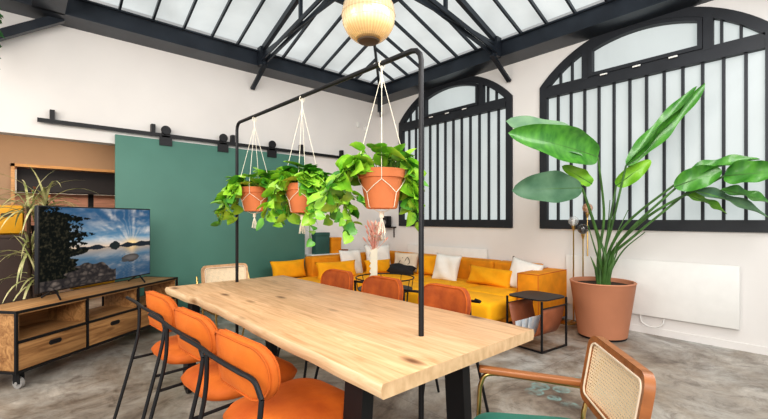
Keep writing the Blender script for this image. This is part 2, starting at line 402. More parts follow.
# ------------------------------------------------------------------ skylight
BZ0, BZ1 = 3.55, 3.78; IX, IY = XW-.32, YW-.32; X0, Y0 = .32, .62; TS = .35
def hbeam(a, b): # channel beam: web + flanges
    return MB().box(a, b)
def channel(a, b, axis):
    m = MB(); (x0, y0), (x1, y1) = a, b
    m.box((x0, y0, BZ0), (x1, y1, BZ0+.015)); m.box((x0, y0, BZ1-.015), (x1, y1, BZ1))
    return m
def ringbeam(n, a, b, inner, label):
    # solid soffit box with raised inner flanges
    m = MB(); x0, y0 = a; x1, y1 = b
    m.box((x0, y0, BZ0), (x1, y1, BZ1))
    for z in (BZ0, BZ1-.02):
        if inner == 'y-': m.box((x0, y0-.035, z), (x1, y0, z+.02))
        if inner == 'y+': m.box((x0, y1, z), (x1, y1+.035, z+.02))
        if inner == 'x-': m.box((x0-.035, y0, z), (x0, y1, z+.02))
        if inner == 'x+': m.box((x1, y0, z), (x1+.035, y1, z+.02))
    struct(m.build('trim_%d' % n, M['steel'], smooth=False), label, 'beam')
ringbeam(1, (-2.5, IY), (IX, YW), 'y-', 'dark steel beam along the top of the left wall')
ringbeam(2, (IX, -1.0), (XW, YW), 'x-', 'dark steel beam along the top of the window wall')
ringbeam(3, (X0-.24, -1.0), (X0, IY), 'x+', 'dark steel beam on the left side of the skylight')
ringbeam(4, (X0, Y0-.24), (IX, Y0), 'y+', 'dark steel beam on the near side of the skylight')
ce = empty('ceiling'); struct(ce, 'pitched skylight of frosted glass and dark rafters', 'ceiling')
hx = (IX-X0)/2; zt = BZ1+hx*TS; ym0, ym1 = Y0+hx, IY-hx; xm = (X0+IX)/2; o_ = .05
g = MB(); zb = BZ1+o_; zp = zt+o_
g.quad((X0, IY, zb), (IX, IY, zb), (xm, ym1, zp)); g.quad((IX, IY, zb), (IX, Y0, zb), (xm, ym0, zp), (xm, ym1, zp))
g.quad((IX, Y0, zb), (X0, Y0, zb), (xm, ym0, zp)); g.quad((X0, Y0, zb), (X0, IY, zb), (xm, ym1, zp), (xm, ym0, zp))
g.build('roof_glass', M['skyglass'], ce, smooth=False)
def raf(p, q, w=.024, h=.045, nm='rafter'): MB().bar(p, q, w, h).build(nm, M['steel'], ce, smooth=False)
k = -6
for k in range(-6, 7):
    x = 2.64+.355*k
    if X0+.1 < x < IX-.1:
        L_ = min(x-X0, IX-x, hx); raf((x, IY, BZ1), (x, IY-L_, BZ1+L_*TS)); raf((x, Y0, BZ1), (x, Y0+L_, BZ1+L_*TS))
for k in range(-7, 8):
    y = 3.15+.355*k
    if Y0+.1 < y < IY-.1:
        L_ = min(y-Y0, IY-y, hx); raf((IX, y, BZ1), (IX-L_, y, BZ1+L_*TS)); raf((X0, y, BZ1), (X0+L_, y, BZ1+L_*TS))
for (cx, cy, my) in ((IX, IY, ym1), (X0, IY, ym1), (IX, Y0, ym0), (X0, Y0, ym0)): raf((cx, cy, BZ1), (xm, my, zt), .04, .06, 'hip_rafter')
raf((xm, ym0, zt), (xm, ym1, zt), .06, .1, 'ridge')
a_ = 1.32; z_ = BZ1+a_*TS-.05
for p, q in (((X0+a_, IY-a_), (IX-a_, IY-a_)), ((IX-a_, Y0+a_), (IX-a_, IY-a_)), ((X0+a_, Y0+a_), (X0+a_, IY-a_)), ((X0+a_, Y0+a_), (IX-a_, Y0+a_))):
    raf((*p, z_), (*q, z_), .045, .07, 'purlin')
# trusses
def truss(nm, p0, d, label, wallgap=.29):
    """p0: foot on inner beam face, d: inward unit direction"""
    root = empty(nm, (p0[0], p0[1], 0)); struct(root, label, 'truss'); d = V((d[0], d[1], 0)); sd = V((-d.y, d.x, 0))
    P = lambda s, z: d*s+V((0, 0, z))
    for q in (-.04, .04):
        MB().bar(P(-.02, 3.60)+sd*q, P(2.3, 3.97)+sd*q, .022, .055).build('lower_chord', M['steel'], root, smooth=False)
    MB().bar(P(-.02, 3.76), P(2.3, BZ1+2.3*TS-.03), .055, .075).build('upper_chord', M['steel'], root, smooth=False)
    MB().bar(P(-.02, 3.73), P(2.3, 3.80), .02, .035).build('tie', M['steel'], root, smooth=False)
    MB().bar(P(1.15, 3.77), P(1.15, 4.13), .04, .04).build('strut', M['steel'], root, smooth=False)
    MB().bar(P(-wallgap, 3.30), P(.16, 3.56), .06, .035).build('knee_brace', M['steel'], root, smooth=False)
    g = MB(); g.box((-.055, -.055, 3.55), (.055, .055, 3.82), mtx=Matrix.Translation(d*.06)); g.build('gusset', M['steel'], root, smooth=False)
truss('trim_5', (2.64, IY), (0, -1), 'dark steel roof truss rising from the left wall')
truss('trim_6', (IX, 3.15), (-1, 0), 'dark steel roof truss rising from between the windows')
b = MB(); b.bar((.34, 5.86, 3.58), (-1.1, 5.86, 2.60), .09, .09)
struct(b.build('trim_7', M['steel'], smooth=False), 'diagonal dark steel brace at the upper left corner', 'brace')
b = MB(); b.box((IX-.02, IY-.02, 3.30), (IX+.03, IY+.03, BZ0)).bar((IX, IY, 3.33), (XW-.01, YW-.01, 3.33), .03, .03)
struct(b.build('trim_8', M['steel'], smooth=False), 'short steel post under the beam corner', 'post')
struct(MB().box((-2.5, -1, 3.95), (X0-.2, 6, 4.0)).build('ceiling', M['wall'], smooth=False), 'flat white ceiling left of the skylight', 'ceiling')

# ------------------------------------------------------------------ sliding door, rail
dr = empty('door_1', (0, 0, 0)); struct(dr, 'large dark green sliding door panel on black rail', 'door')
MB().box((.86, YW-.085, .03), (3.53, YW-.045, 2.345), .004).build('door_panel', M['door_green'], dr)
for x in (1.42, 2.17, 2.93):
    m = MB(); m.box((x-.075, YW-.105, 2.27), (x+.075, YW-.086, 2.40)); m.box((x-.05, YW-.105, 2.38), (x+.05, YW-.09, 2.50))
    m.build('door_hanger', M['black'], dr, smooth=False)
    wl = MB(); wl.lathe([(.055, 0), (.06, .005), (.06, .02), (.055, .025)], n=20)
    bmesh.ops.transform(wl.bm, matrix=Matrix.Translation((x, YW-.10, 2.47)) @ Matrix.Rotation(PI/2, 4, 'X'), verts=wl.bm.verts)
    wl.build('wheel', M['black'], dr)
r = thing('door_rail', 'long black flat steel rail fixed on white wall above green door', 'rail')
MB().box((.13, YW-.085, 2.385), (4.45, YW-.055, 2.43)).build('track', M['black'], r, smooth=False)
for x in (.26, 1.28, 2.33, 3.48, 4.31):
    m = MB(); m.box((x-.022, YW-.08, 2.40), (x+.022, YW, 2.54)); m.build('bracket', M['black'], r, smooth=False)

# room beyond the opening
struct(MB().box((-2.5, 7.6, 2.03), (5.5, 7.7, 4.2)).box((-2.5, 7.6, 0), (-.07, 7.7, 2.03)).box((2.2, 7.6, 0), (5.5, 7.7, 2.03)).build('wall_back', M['beige'], smooth=False), 'beige wall of the next room seen through the opening', 'wall')
struct(MB().box((-2.5, 6.18, 2.6), (5.5, 10.2, 2.7)).build('ceiling_back', M['wall'], smooth=False), 'ceiling of the next room', 'ceiling')
struct(MB().box((-.11, 7.57, 0), (-.07, 7.72, 2.07)).box((-.11, 7.57, 2.03), (2.25, 7.72, 2.07)).build('trim_9', M['oakframe'], smooth=False), 'oak trim around inner doorway', 'trim')
struct(MB().box((-2.5, 10.0, 0), (5.5, 10.1, 3)).build('wall_far', M['pinkclad'], smooth=False), 'pinkish boarded wall far behind the inner doorway', 'wall')
struct(MB().box((-.5, 9.9, 1.78), (3, 9.99, 2.2)).box((1.66, 9.9, 0), (3.2, 9.99, 2.2)).build('trim_10', M['white'], smooth=False), 'white band above the pink boarding', 'trim')
t = thing('roller_blind', 'dark blind hanging in the top of the oak doorway', 'blind')
MB().box((-.05, 7.74, 1.70), (2.2, 7.78, 2.03)).build('blind_fabric', M['darkpanel'], t, smooth=False)
MB().tube([(-.05, 7.76, 1.70), (2.2, 7.76, 1.70)], .018).build('bottom_bar', M['darkpanel'], t)
tag(MB().box((.83, 8.3, 0), (.9, 8.37, 2.6)).build('metal_post', M['black'], smooth=False), 'slim black post seen beyond the oak doorway', 'post')

# ------------------------------------------------------------------ dining table
TX0, TX1, TY0, TY1, TZ = .878, 1.87, .985, 3.54, .76
tb = thing('dining_table', 'long oak dining table with live edge and black steel legs', 'table')
m = MB(); n = 60; rr = random.Random(3); ph = [rr.random()*6 for _ in range(8)]
def wob(y, s): return .006*math.sin(y*2.6+ph[s])+.0025*math.sin(y*7.7+ph[s+1])+.0015*math.sin(y*17+ph[s+2])
prof = [(.0, TZ), (-.004, TZ-.003), (-.010, TZ-.018), (-.008, TZ-.035), (.0, TZ-.052)]
rows = []
for i in range(n+1):
    y = TY0+(TY1-TY0)*i/n; w0 = wob(y, 0)*1.3 + .012*math.tanh((3.0-y)/.05)+.006*math.exp(-((y-2.55)/.15)**2); w1 = wob(y, 3)
    row = [m.bm.verts.new((TX0+w0+a*1.0, y, z)) for a, z in prof[::-1]]+[m.bm.verts.new((TX1+w1-a, y, z)) for a, z in prof]
    rows.append(row)
for A, B in zip(rows, rows[1:]):
    L_ = len(A)
    for j in range(L_): 
        f = m.bm.faces.new((A[j], A[(j+1) % L_], B[(j+1) % L_], B[j]))
        if j != 4: f.material_index = 1
for A in (rows[0], rows[-1]): m.bm.faces.new(A).material_index = 2
M['endgrain'] = mat('oak_end_grain', (.66, .47, .28), .6, scale=5, col2=(.50, .33, .18), stretch=(6, 1, 3)); m.build('table_top', [M['table'], M['tableedge'], M['endgrain']], tb, angle=50)
for y in (1.22, 3.22):
    for sx in (-1, 1):
        xt, xb = (1.265+sx*.295, 1.265+sx*.335)
        l = MB(); l.bar((xt, y, .70), (xb, y, .135), .11, .055)
        lg = l.build('leg', M['black'], tb, smooth=False)
        c = MB(); c.tube([(xb-.0, y, .14), (xb, y, .105)], .018, 10); c.box((xb-.028, y-.03, .045), (xb-.02, y+.03, .11)); c.box((xb+.02, y-.03, .045), (xb+.028, y+.03, .11)); c.tube([(xb-.03, y, .04), (xb+.03, y, .04)], .006)
        c.tube([(xb-.016, y, .045), (xb+.016, y, .045)], .044, 20)
        c.build('castor', M['black'], lg)
    MB().bar((.93, y, .688), (1.60, y, .688), .11, .03).build('cross_plate', M['black'], tb, smooth=False)

# gantry over table
fr = thing('plant_frame', 'tall black tubular metal hanging frame rising through the oak table', 'metal frame')
pts = [(1.375, 3.42, 0), (1.375, 3.42, 2.06)]+[(1.375, 3.42-.06*(1-math.cos(a)), 2.06+.06*math.sin(a)) for a in (PI/6, PI/3, PI/2)]
pts += [(1.375, 1.335, 2.095)]+[(1.375, 1.335-.06*math.sin(a), 2.035+.06*math.cos(a)) for a in (PI/6, PI/3, PI/2)]+[(1.375, 1.275, 0)]
MB().tube(pts, .0128, 12).build('tube_frame', M['black'], fr)
for y in (3.42, 1.275):
    f = MB(); f.lathe([(.05, 0), (.05, .008)], (1.375, y, 0), 20); f.build('foot_plate', M['black'], fr)

# ------------------------------------------------------------------ pillows / soft shapes
def soft(w, h, t, p=3.0, puff=.5, ears=.10, seed=1, wr=.0):
    """pillow lying in XY, thickness along Z"""
    m = MB(); rg = random.Random(seed); a, b = rg.random()*6, rg.random()*6
    def f(sgn):
        def g(u, v):
            x, y = 2*u-1, 2*v-1
            e = (1-abs(x)**p)*(1-abs(y)**p); z = t/2*max(e, 0)**puff
            pin = 1-ears*(1-abs(x)**2)*abs(y)**3; pin2 = 1-ears*(1-abs(y)**2)*abs(x)**3
            z += wr*t*math.sin(5*x+a+3*y)*e
            return V((x*w/2*pin2, y*h/2*pin, sgn*z))
        return g
    m.grid(f(1), 18, 18); m.grid(f(-1), 18, 18)
    return m
def pillow(label, material, w, h, t, loc, rot, seed=1, name='throw_pillow', group=None):
    m = soft(w, h, t, seed=seed, wr=.12)
    o = m.build(name, material, doubles=True, angle=180); o.location = loc; o.rotation_euler = rot
    return tag(o, label, 'pillow', group)

def rbox(a, b, bev=.05, bulge=.0): return MB().box(a, b, bev, 4)
# ------------------------------------------------------------------ sofa
so = thing('corner_sofa', 'large mustard yellow velvet corner sofa with deep low seats', 'sofa')
def sp(nm, a, b, m='mustard', bev=.04): return MB().box(a, b, bev, 4).build(nm, M[m], so)
SZ = .405
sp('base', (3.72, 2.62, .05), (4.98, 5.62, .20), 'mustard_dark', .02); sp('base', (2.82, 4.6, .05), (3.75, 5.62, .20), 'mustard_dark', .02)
for a, b in (((4.22, 2.60), (4.985, 3.24)), ((4.22, 3.24), (4.985, 4.25)), ((4.22, 4.25), (4.985, 5.44)), ((3.66, 2.42), (4.22, 3.30)), ((3.66, 3.30), (4.22, 4.30)), ((3.66, 4.30), (4.22, 5.44)), ((2.76, 4.5), (3.66, 5.5))):
    sp('seat', (a[0]+.004, a[1]+.004, .18), (b[0]-.004, b[1]-.004, SZ), 'mustard', .055)
BK = .70
for a, b in (((4.985, 2.60), (5.25, 3.24)), ((4.985, 3.24), (5.25, 4.25)), ((4.985, 4.25), (5.25, 5.44)), ((4.22, 5.44), (5.25, 5.70)), ((3.38, 5.44), (4.22, 5.70))):
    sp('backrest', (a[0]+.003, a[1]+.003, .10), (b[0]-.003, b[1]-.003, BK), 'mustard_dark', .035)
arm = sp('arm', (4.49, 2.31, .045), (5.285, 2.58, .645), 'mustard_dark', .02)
m = MB()
for y in (2.313, 2.577): m.tube([(4.50, y, .05), (4.495, y, .64), (5.28, y, .645)], .005, 6)
m.tube([(4.493, 2.315, .642), (4.493, 2.575, .642)], .005, 6); m.build('piping', M['piping'], arm)
for x, y in ((4.52, 2.42), (5.2, 2.42), (3.75, 2.5), (3.75, 4.2), (2.85, 4.6), (2.85, 5.4), (5.2, 5.6)): MB().box((x-.02, y-.02, 0), (x+.02, y+.02, .19)).build('foot', M['black'], so, smooth=False)
q = PI/2
# pillows: rot z then tilt
pillow('long mustard pillow at left end of sofa against green door', M['mustard_pillow'], .62, .30, .14, (3.06, 5.60, .525), (q-.25, 0, .05), 2)
pillow('long mustard pillow on left seat in front of white pillow', M['mustard_pillow'], .72, .27, .15, (3.62, 5.12, .52), (q-.3, 0, -.1), 3)
pillow('white square pillow leaning on left sofa back', M['white_cloth'], .46, .46, .13, (4.06, 5.33, .575), (q-.25, 0, .05), 4)
pillow('white square pillow in the sofa corner behind the vase', M['white_cloth'], .50, .46, .14, (4.62, 5.30, .63), (q-.22, 0, -.3), 5)
pillow('mustard pillow low in the sofa corner beside the vase', M['mustard_pillow'], .50, .24, .12, (4.43, 5.08, .51), (q-.35, 0, -.25), 6)
pillow('beige pillow with thin black line drawing in sofa corner', M['beige_cloth'], .48, .34, .13, (4.86, 4.86, .57), (q-.3, 0, -q+.35), 7)
pillow('flat black pillow lying before the beige pillow', M['black_cloth'], .46, .24, .14, (4.62, 4.72, .475), (q-1.25, .1, -q+.6), 8)
pillow('mustard square pillow behind the near frame post', M['mustard_pillow'], .44, .34, .13, (4.87, 4.36, .56), (q-.28, 0, -q+.1), 9)
pillow('large white square pillow in the middle of window side sofa', M['white_cloth'], .44, .42, .15, (4.70, 3.85, .575), (q-.3, .06, -q+.15), 10)
pillow('long mustard pillow on sofa seat beside the arm', M['mustard_pillow'], .66, .26, .15, (4.72, 3.12, .52), (q-.4, .05, -q+.12), 11)
pillow('white pillow wedged behind the sofa arm', M['white_cloth'], .42, .42, .12, (4.86, 2.70, .565), (q-.3, .25, -q+.25), 12)

# shelf and objects behind the sofa
t = thing('wall_ledge', 'narrow white ledge cabinet between sofa back and wall', 'ledge')
MB().box((3.56, 5.72, 0), (4.9, 5.93, .69)).build('carcass', M['white'], t, smooth=False)
MB().box((3.55, 5.71, .69), (4.91, 5.94, .71), .004).build('ledge_top', M['white'], t)
t = thing('storage_box', 'tall dark green box standing on ledge behind sofa', 'box', (3.78, 5.82, .711))
MB().box((-.14, -.06, 0), (.14, .06, .34), .006).build('box_body', M['darkgreen'], t); MB().box((-.145, -.065, .30), (.145, .065, .36), .005).build('lid', M['darkgreen'], t)
t = thing('storage_box', 'smaller mustard box beside the dark green box on ledge', 'box', (4.05, 5.79, .711))
MB().box((-.10, -.05, 0), (.10, .05, .24), .006).build('box_body', M['mustard_dark'], t); MB().box((-.104, -.055, .22), (.104, .055, .27), .005).build('lid', M['mustard_dark'], t)
t = MB(); t.lathe([(.02, 0), (.03, .005), (.07, .04), (.075, .05), (.068, .05), (.03, .012)], n=20); t = t.build('small_bowl', M['leather']); t.location = (4.26, 5.80, .711); tag(t, 'small brown bowl on ledge right of mustard box', 'bowl')
# wall shelf with speaker
t = thing('wall_shelf', 'small black shelf fixed on window wall near corner', 'shelf')
MB().box((5.10, 5.55, 1.135), (5.295, 5.85, 1.155)).build('shelf_board', M['black'], t, smooth=False); MB().bar((5.28, 5.6, 1.13), (5.28, 5.6, .95), .01, .02).build('bracket', M['black'], t, smooth=False)
t = thing('speaker', 'small black speaker standing on the black wall shelf', 'speaker', (5.20, 5.72, 1.156))
MB().box((-.06, -.07, 0), (.06, .07, .20), .01).build('cabinet', M['tvblack'], t)
s_ = MB(); s_.lathe([(.045, 0), (.045, .004), (.02, .006)], n=20); bmesh.ops.transform(s_.bm, matrix=Matrix.Translation((-.06, 0, .08)) @ Matrix.Rotation(-q, 4, 'Y'), verts=s_.bm.verts); s_.build('cone', M['rubber'], t)
for i, (x, z) in enumerate(((4.72, 3.02), (4.90, 2.98))):
    m = MB(); m.box((x-.03, YW-.03, z), (x+.03, YW-.002, z+.10), .006); m.box((x-.012, YW-.036, z+.03), (x+.012, YW-.028, z+.06), .003)
    tag(m.build('alarm_box', M['white']), ('small white alarm box high on wall, left one by corner', 'small white alarm box high on wall, nearest to corner')[i], 'alarm box')

# ------------------------------------------------------------------ panel radiators
def radiator(y0, y1, label):
    t = thing('panel_heater', label, 'radiator')
    MB().box((XW-.055, y0, .21), (XW-.03, y1, .835), .005).build('front_panel', M['white'], t)
    for y in (y0+.25, y1-.25): MB().box((XW-.03, y-.03, .3), (XW, y+.03, .75)).build('wall_bracket', M['white'], t, smooth=False)
    return t
radiator(.62, 2.32, 'wide flat white panel radiator behind the terracotta planter')
radiator(3.52, 5.2, 'flat white panel radiator half hidden behind sofa back')
cb = MB(); cb.tube(bez([(5.26, 1.48, .22), (5.25, 1.46, .13), (5.25, 1.36, .09), (5.25, 1.27, .13), (5.27, 1.25, .21)], 8), .006, 6)
tag(cb.build('power_cable', M['white']), 'white cable looping below the wide radiator', 'cable')

# ------------------------------------------------------------------ orange chairs
def roundpad(w, h, r=.09, n=8):
    pts = []
    for cx, cy, a0 in ((w/2-r, h/2-r, 0), (-w/2+r, h/2-r, 90), (-w/2+r, -h/2+r, 180), (w/2-r, -h/2+r, 270)):
        for k in range(n+1):
            a = math.radians(a0+90*k/n); pts.append((cx+r*math.cos(a), cy+r*math.sin(a)))
    return pts
def backpad(w, h, r, thick, curve, lean=0):
    """returns MB with pad bulged, facing +x, centred at origin; bends forward at ends"""
    m = MB(); pts = roundpad(w, h, r, 6); n = len(pts); rings = []
    def put(s, x): 
        return [m.bm.verts.new((x+curve*(p[0]*s)**2*1.0-lean*p[1]*s, p[0]*s, p[1]*s)) for p in pts]
    prof = [(.25, .50), (.6, .47), (.85, .40), (.96, .26), (1, .0), (.96, -.26), (.85, -.40), (.6, -.47), (.25, -.5)]
    rings = [put(s, t*thick) for s, t in prof]
    for A, B in zip(rings, rings[1:]):
        for j in range(n): m.bm.faces.new((A[j], A[(j+1) % n], B[(j+1) % n], B[j]))
    m.bm.faces.new(rings[0]); m.bm.faces.new(rings[-1]); return m
def seatpad(lx, ly, r, thick, crown=.03, taper=.92):
    m = MB(); pts = roundpad(lx, ly, r, 7); n = len(pts)
    prof = [(.2, thick+crown), (.5, thick+crown*.8), (.78, thick+crown*.3), (.93, thick*.85), (1, thick*.5), (.96, thick*.15), (.85, 0), (.3, -.004)]
    rings = [[m.bm.verts.new((p[0]*s, p[1]*s*(1-(1-taper)*(.5-p[0]/lx)), z)) for p in pts] for s, z in prof]
    for A, B in zip(rings, rings[1:]):
        for j in range(n): m.bm.faces.new((A[j], A[(j+1) % n], B[(j+1) % n], B[j]))
    m.bm.faces.new(rings[0]); m.bm.faces.new(rings[-1]); return m

def orange_chair(fab, poke=.17):
    t = empty('dining_chair')
    s = seatpad(.50, .50, .13, .07); bmesh.ops.translate(s.bm, verts=s.bm.verts, vec=(.0, 0, .455)); s.build('seat', fab, t, angle=180)
    b = backpad(.44, .212, .095, .055, 1.0, .12); bmesh.ops.translate(b.bm, verts=b.bm.verts, vec=(-.262, 0, .752)); bk = b.build('backrest', fab, t, angle=180)
    pp = MB(); P = [(-.262+.018+1.0*(p[0]*.95)**2-.12*p[1]*.95, p[0]*.95, .752+p[1]*.95) for p in roundpad(.44, .212, .095, 6)]; pp.tube(P, .0045, 6, closed=True)
    P = [(-.262-.020+1.0*(p[0]*.95)**2-.12*p[1]*.95, p[0]*.95, .752+p[1]*.95) for p in roundpad(.44, .212, .095, 6)]; pp.tube(P, .0045, 6, closed=True)
    pp.build('piping', M['piping'], bk)
    # back rail + right rear leg in one tube, left leg joins
    r = .0095
    rail = [(-.312, .235+poke, .785), (-.306, .23, .778), (-.308, .12, .772), (-.308, 0, .768), (-.304, -.12, .764), (-.292, -.20, .752), (-.288, -.245, .70)]
    MB().tube(bez(rail, 5), r, 8).build('back_rail', M['black'], t)
    MB().tube(bez([(-.288, -.245, .70), (-.305, -.25, .60), (-.355, -.252, .40), (-.455, -.255, .012)], 5), r, 8).build('leg', M['black'], t)
    MB().tube(bez([(-.305, .15, .772), (-.312, .155, .60), (-.355, .165, .40), (-.455, .185, .012)], 5), r, 8).build('leg', M['black'], t)
    for y in (-1, 1):
        MB().tube([(.15, y*.19, .41), (.20, y*.21, .25), (.25, y*.235, .012)], r, 8).build('leg', M['black'], t)
        MB().tube([(-.345, -.248 if y < 0 else .162, .45), (-.1, y*.21, .44), (.16, y*.19, .435)], .008, 8).build('side_rail', M['black'], t)
    return t
oc = orange_chair(M['orange'])
lab = ['orange velvet dining chair nearest the camera, left side of table', 'orange velvet dining chair, middle of the left row', 'orange velvet dining chair farthest along left side, by the wooden console']
for i, (x, y, a) in enumerate(((.862, 1.53, 4), (.855, 2.09, 4), (.855, 2.72, 4))):
    o = oc if i == 0 else copy_tree(oc)
    o.location = (x, y, 0); o.rotation_euler.z = math.radians(a); tag(o, lab[i], 'chair', 'orange chairs along the left side of the table')
rc = orange_chair(M['rust'], .13)
lab = ['rust velvet dining chair under far right side, left of the vase', 'rust velvet dining chair, middle of the right row, right of vase', 'rust velvet dining chair right behind the near frame post']
for i, (x, y, a) in enumerate(((1.79, 2.85, 180), (1.80, 2.28, 180), (1.85, 1.73, 178))):
    o = rc if i == 0 else copy_tree(rc) if i == 1 else orange_chair(M['rust'], -.045)
    o.location = (x, y, 0); o.rotation_euler.z = math.radians(a); tag(o, lab[i], 'chair', 'rust chairs along the right side of the table')

# ------------------------------------------------------------------ cane armchairs
def cane_chair(wd, label, seat, metal, pale=False):
    t = thing('cane_armchair', label, 'chair')
    s = seatpad(.48, .50, .10, .06, .02, .97); bmesh.ops.translate(s.bm, verts=s.bm.verts, vec=(.02, 0, .435)); s.build('seat', seat, t, angle=180)
    lean = Matrix.Translation((-.235, 0, .70)) @ Matrix.Rotation(-.17, 4, 'Y')
    W, Hh = .47, .27
    out = roundpad(W, Hh, .05, 6); inn = roundpad(W-.055, Hh-.055, .028, 6); n = len(out)
    m = MB()
    cv = lambda x, y: x+.35*y*y
    ro = []
    for pts, x in ((inn, .012), (out, .014), (out, -.016), (inn, -.014)):
        s_ = .985 if pts is out and x > 0 else 1
        ro.append([m.bm.verts.new((cv(x, p[0]), p[0]*s_, p[1]*s_)) for p in pts])
    for i in range(4):
        A, B = ro[i], ro[(i+1) % 4]
        for j in range(n): m.bm.faces.new((A[j], A[(j+1) % n], B[(j+1) % n], B[j]))
    bmesh.ops.bevel(m.bm, geom=m.bm.edges[:], offset=.003, segments=2, affect='EDGES') if False else None
    f = m.build('back_frame', wd, t, angle=50); f.matrix_local = lean
    c = MB(); c.grid(lambda u, v: V((cv(.004, (u-.5)*(W-.05)), (u-.5)*(W-.05), (v-.5)*(Hh-.05))), 24, 6)
    c = c.build('cane_panel', M['cane'], f)
    pz = MB(); pz.tube([(cv(.014, p[0]), p[0], p[1]) for p in roundpad(W-.06, Hh-.06, .028, 6)], .004, 6, closed=True); pz.build('cane_binding', M['cane'] if False else M['beige_cloth'], f)
    for y in (-1, 1):
        yy = y*.255
        MB().tube(bez([(.235, yy*.93, .012), (.215, yy, .50), (.205, yy, .60), (.17, yy, .638), (.05, yy, .632), (-.25, yy, .600)], 6), .0095, 10).build('arm_tube', metal, t)
        MB().tube(bez([(-.30, y*.20, .012), (-.20, y*.235, .42), (-.25, y*.262, .62), (-.29, y*.262, .725)], 6), .0095, 10).build('rear_leg', metal, t)
        a = MB(); a.box((-.235, yy-.022, .645), (.215, yy+.022, .668), .006, 3, Matrix.Translation((.2, 0, .66)) @ Matrix.Rotation(-.09, 4, 'Y') @ Matrix.Translation((-.2, 0, -.66))); a.build('armrest', wd, t)
        MB().tube([(-.205, y*.23, .415), (.21, y*.235, .42)], .009, 8).build('side_rail', metal, t)
    MB().tube([(-.20, -.23, .41), (-.20, .23, .41)], .009, 8).build('stretcher', metal, t)
    return t
ch = cane_chair(M['chairwood'], 'brown wood and cane armchair with green seat and brass frame at near table end', M['seatgreen'], M['brass'])
ch.location = (1.405, .69, 0); ch.rotation_euler.z = math.radians(90+40)
ch2 = cane_chair(M['palewood'], 'pale wood cane back chair at the far table end by green door', M['white_cloth'], M['brass'])
ch2.location = (1.56, 3.95, 0); ch2.rotation_euler.z = math.radians(-90)

# ------------------------------------------------------------------ console + TV
ca = math.atan2(.629, .778)
cs = thing('tv_console', 'long low wooden media console with black metal frame on castors', 'console', (-.03, 4.12, 0), ca)
CW, CD = 1.82, .42; Z0, ZM, Z1 = .135, .365, .605
MB().box((0, 0, Z1-.035), (CW, CD, Z1-.006), .003).build('top', M['consoletop'], cs)
MB().box((.012, .012, Z0), (.03, CD-.012, Z1-.03)).build('side_panel', M['console'], cs, smooth=False)
MB().box((CW-.03, .012, Z0), (CW-.012, CD-.012, Z1-.03)).build('side_panel', M['console'], cs, smooth=False)
MB().box((.02, CD-.02, Z0), (CW*.45, CD-.008, Z1-.03)).build('back_panel', M['console'], cs, smooth=False)
MB().box((.02, .015, ZM-.01), (CW-.02, CD-.02, ZM+.012)).build('shelf', M['consoletop'], cs, smooth=False)
MB().box((.02, .015, Z0), (CW-.02, CD-.02, Z0+.02)).build('bottom', M['console'], cs, smooth=False)
b3 = CW/3
for k in (1, 2): MB().box((k*b3-.01, .02, Z0), (k*b3+.01, CD-.02, Z1-.03)).build('divider', M['console'], cs, smooth=False)
fm = MB(); e = .018
for y in (0, CD):
    for x in (0, b3, 2*b3, CW): fm.box((x-e/2, y-e/2, Z0-.01), (x+e/2, y+e/2, Z1-.002))
    for z in (Z0, ZM, Z1-.012): fm.box((0, y-e/2, z-e/2), (CW, y+e/2, z+e/2))
for x in (0, CW):
    for z in (Z0, Z1-.012): fm.box((x-e/2, 0, z-e/2), (x+e/2, CD, z+e/2))
fm.build('metal_frame', M['black'], cs, smooth=False)
for k in range(3):
    d = MB().box((k*b3+.014, -.004, Z0+.014), ((k+1)*b3-.014, .016, ZM-.014), .002).build('drawer', M['console'], cs)
    hcx = (k+.5)*b3
    h = MB(); h.tube([(hcx+p[0], -.006, ZM-.075+p[1]) for p in roundpad(.10, .032, .015, 5)], .004, 6, closed=True); h.prism([(hcx+p[0], ZM-.075+p[1]) for p in roundpad(.096, .028, .013, 4)], 'y', -.0055, -.003)
    h.build('handle', M['black'], d)
for x, y in ((.05, .04), (CW-.05, .04), (.05, CD-.05), (CW-.05, CD-.05)):
    c = MB(); c.box((x-.03, y-.03, .118), (x+.03, y+.03, .126)); c.box((x-.02, y-.03, .04), (x-.014, y+.03, .12)); c.box((x+.014, y-.03, .04), (x+.02, y+.03, .12))
    kc = c.build('castor', M['black'], cs, smooth=False)
    c = MB(); c.tube([(x-.013, y, .043), (x+.013, y, .043)], .043, 24); c.tube([(x-.024, y, .043), (x+.024, y, .043)], .012, 12); c.build('wheel', M['rubber'], kc)

tv = thing('television', 'flat television showing a lake sunset, standing on the wooden console', 'television', (-.03, 4.12, 0), ca)
TVX0, TVX1, TVZ0, TVZ1, TVY = .325, 1.62, .665, 1.415, .20
MB().box((TVX0, TVY-.01, TVZ0), (TVX1, TVY+.03, TVZ1), .006).build('bezel', M['tvblack'], tv)
MB().box((TVX0+.3, TVY+.03, TVZ0+.05), (TVX1-.3, TVY+.06, TVZ0+.4), .01).build('rear_housing', M['tvblack'], tv)
for x in (TVX0+.16, TVX1-.16):
    MB().tube([(x-.07, TVY-.13, Z1+.004), (x, TVY, TVZ0+.01), (x+.0, TVY+.01, TVZ0+.01)], .008, 8).tube([(x, TVY+.01, TVZ0+.01), (x-.02, TVY+.12, Z1+.004)], .008, 8).build('foot', M['tvblack'], tv)
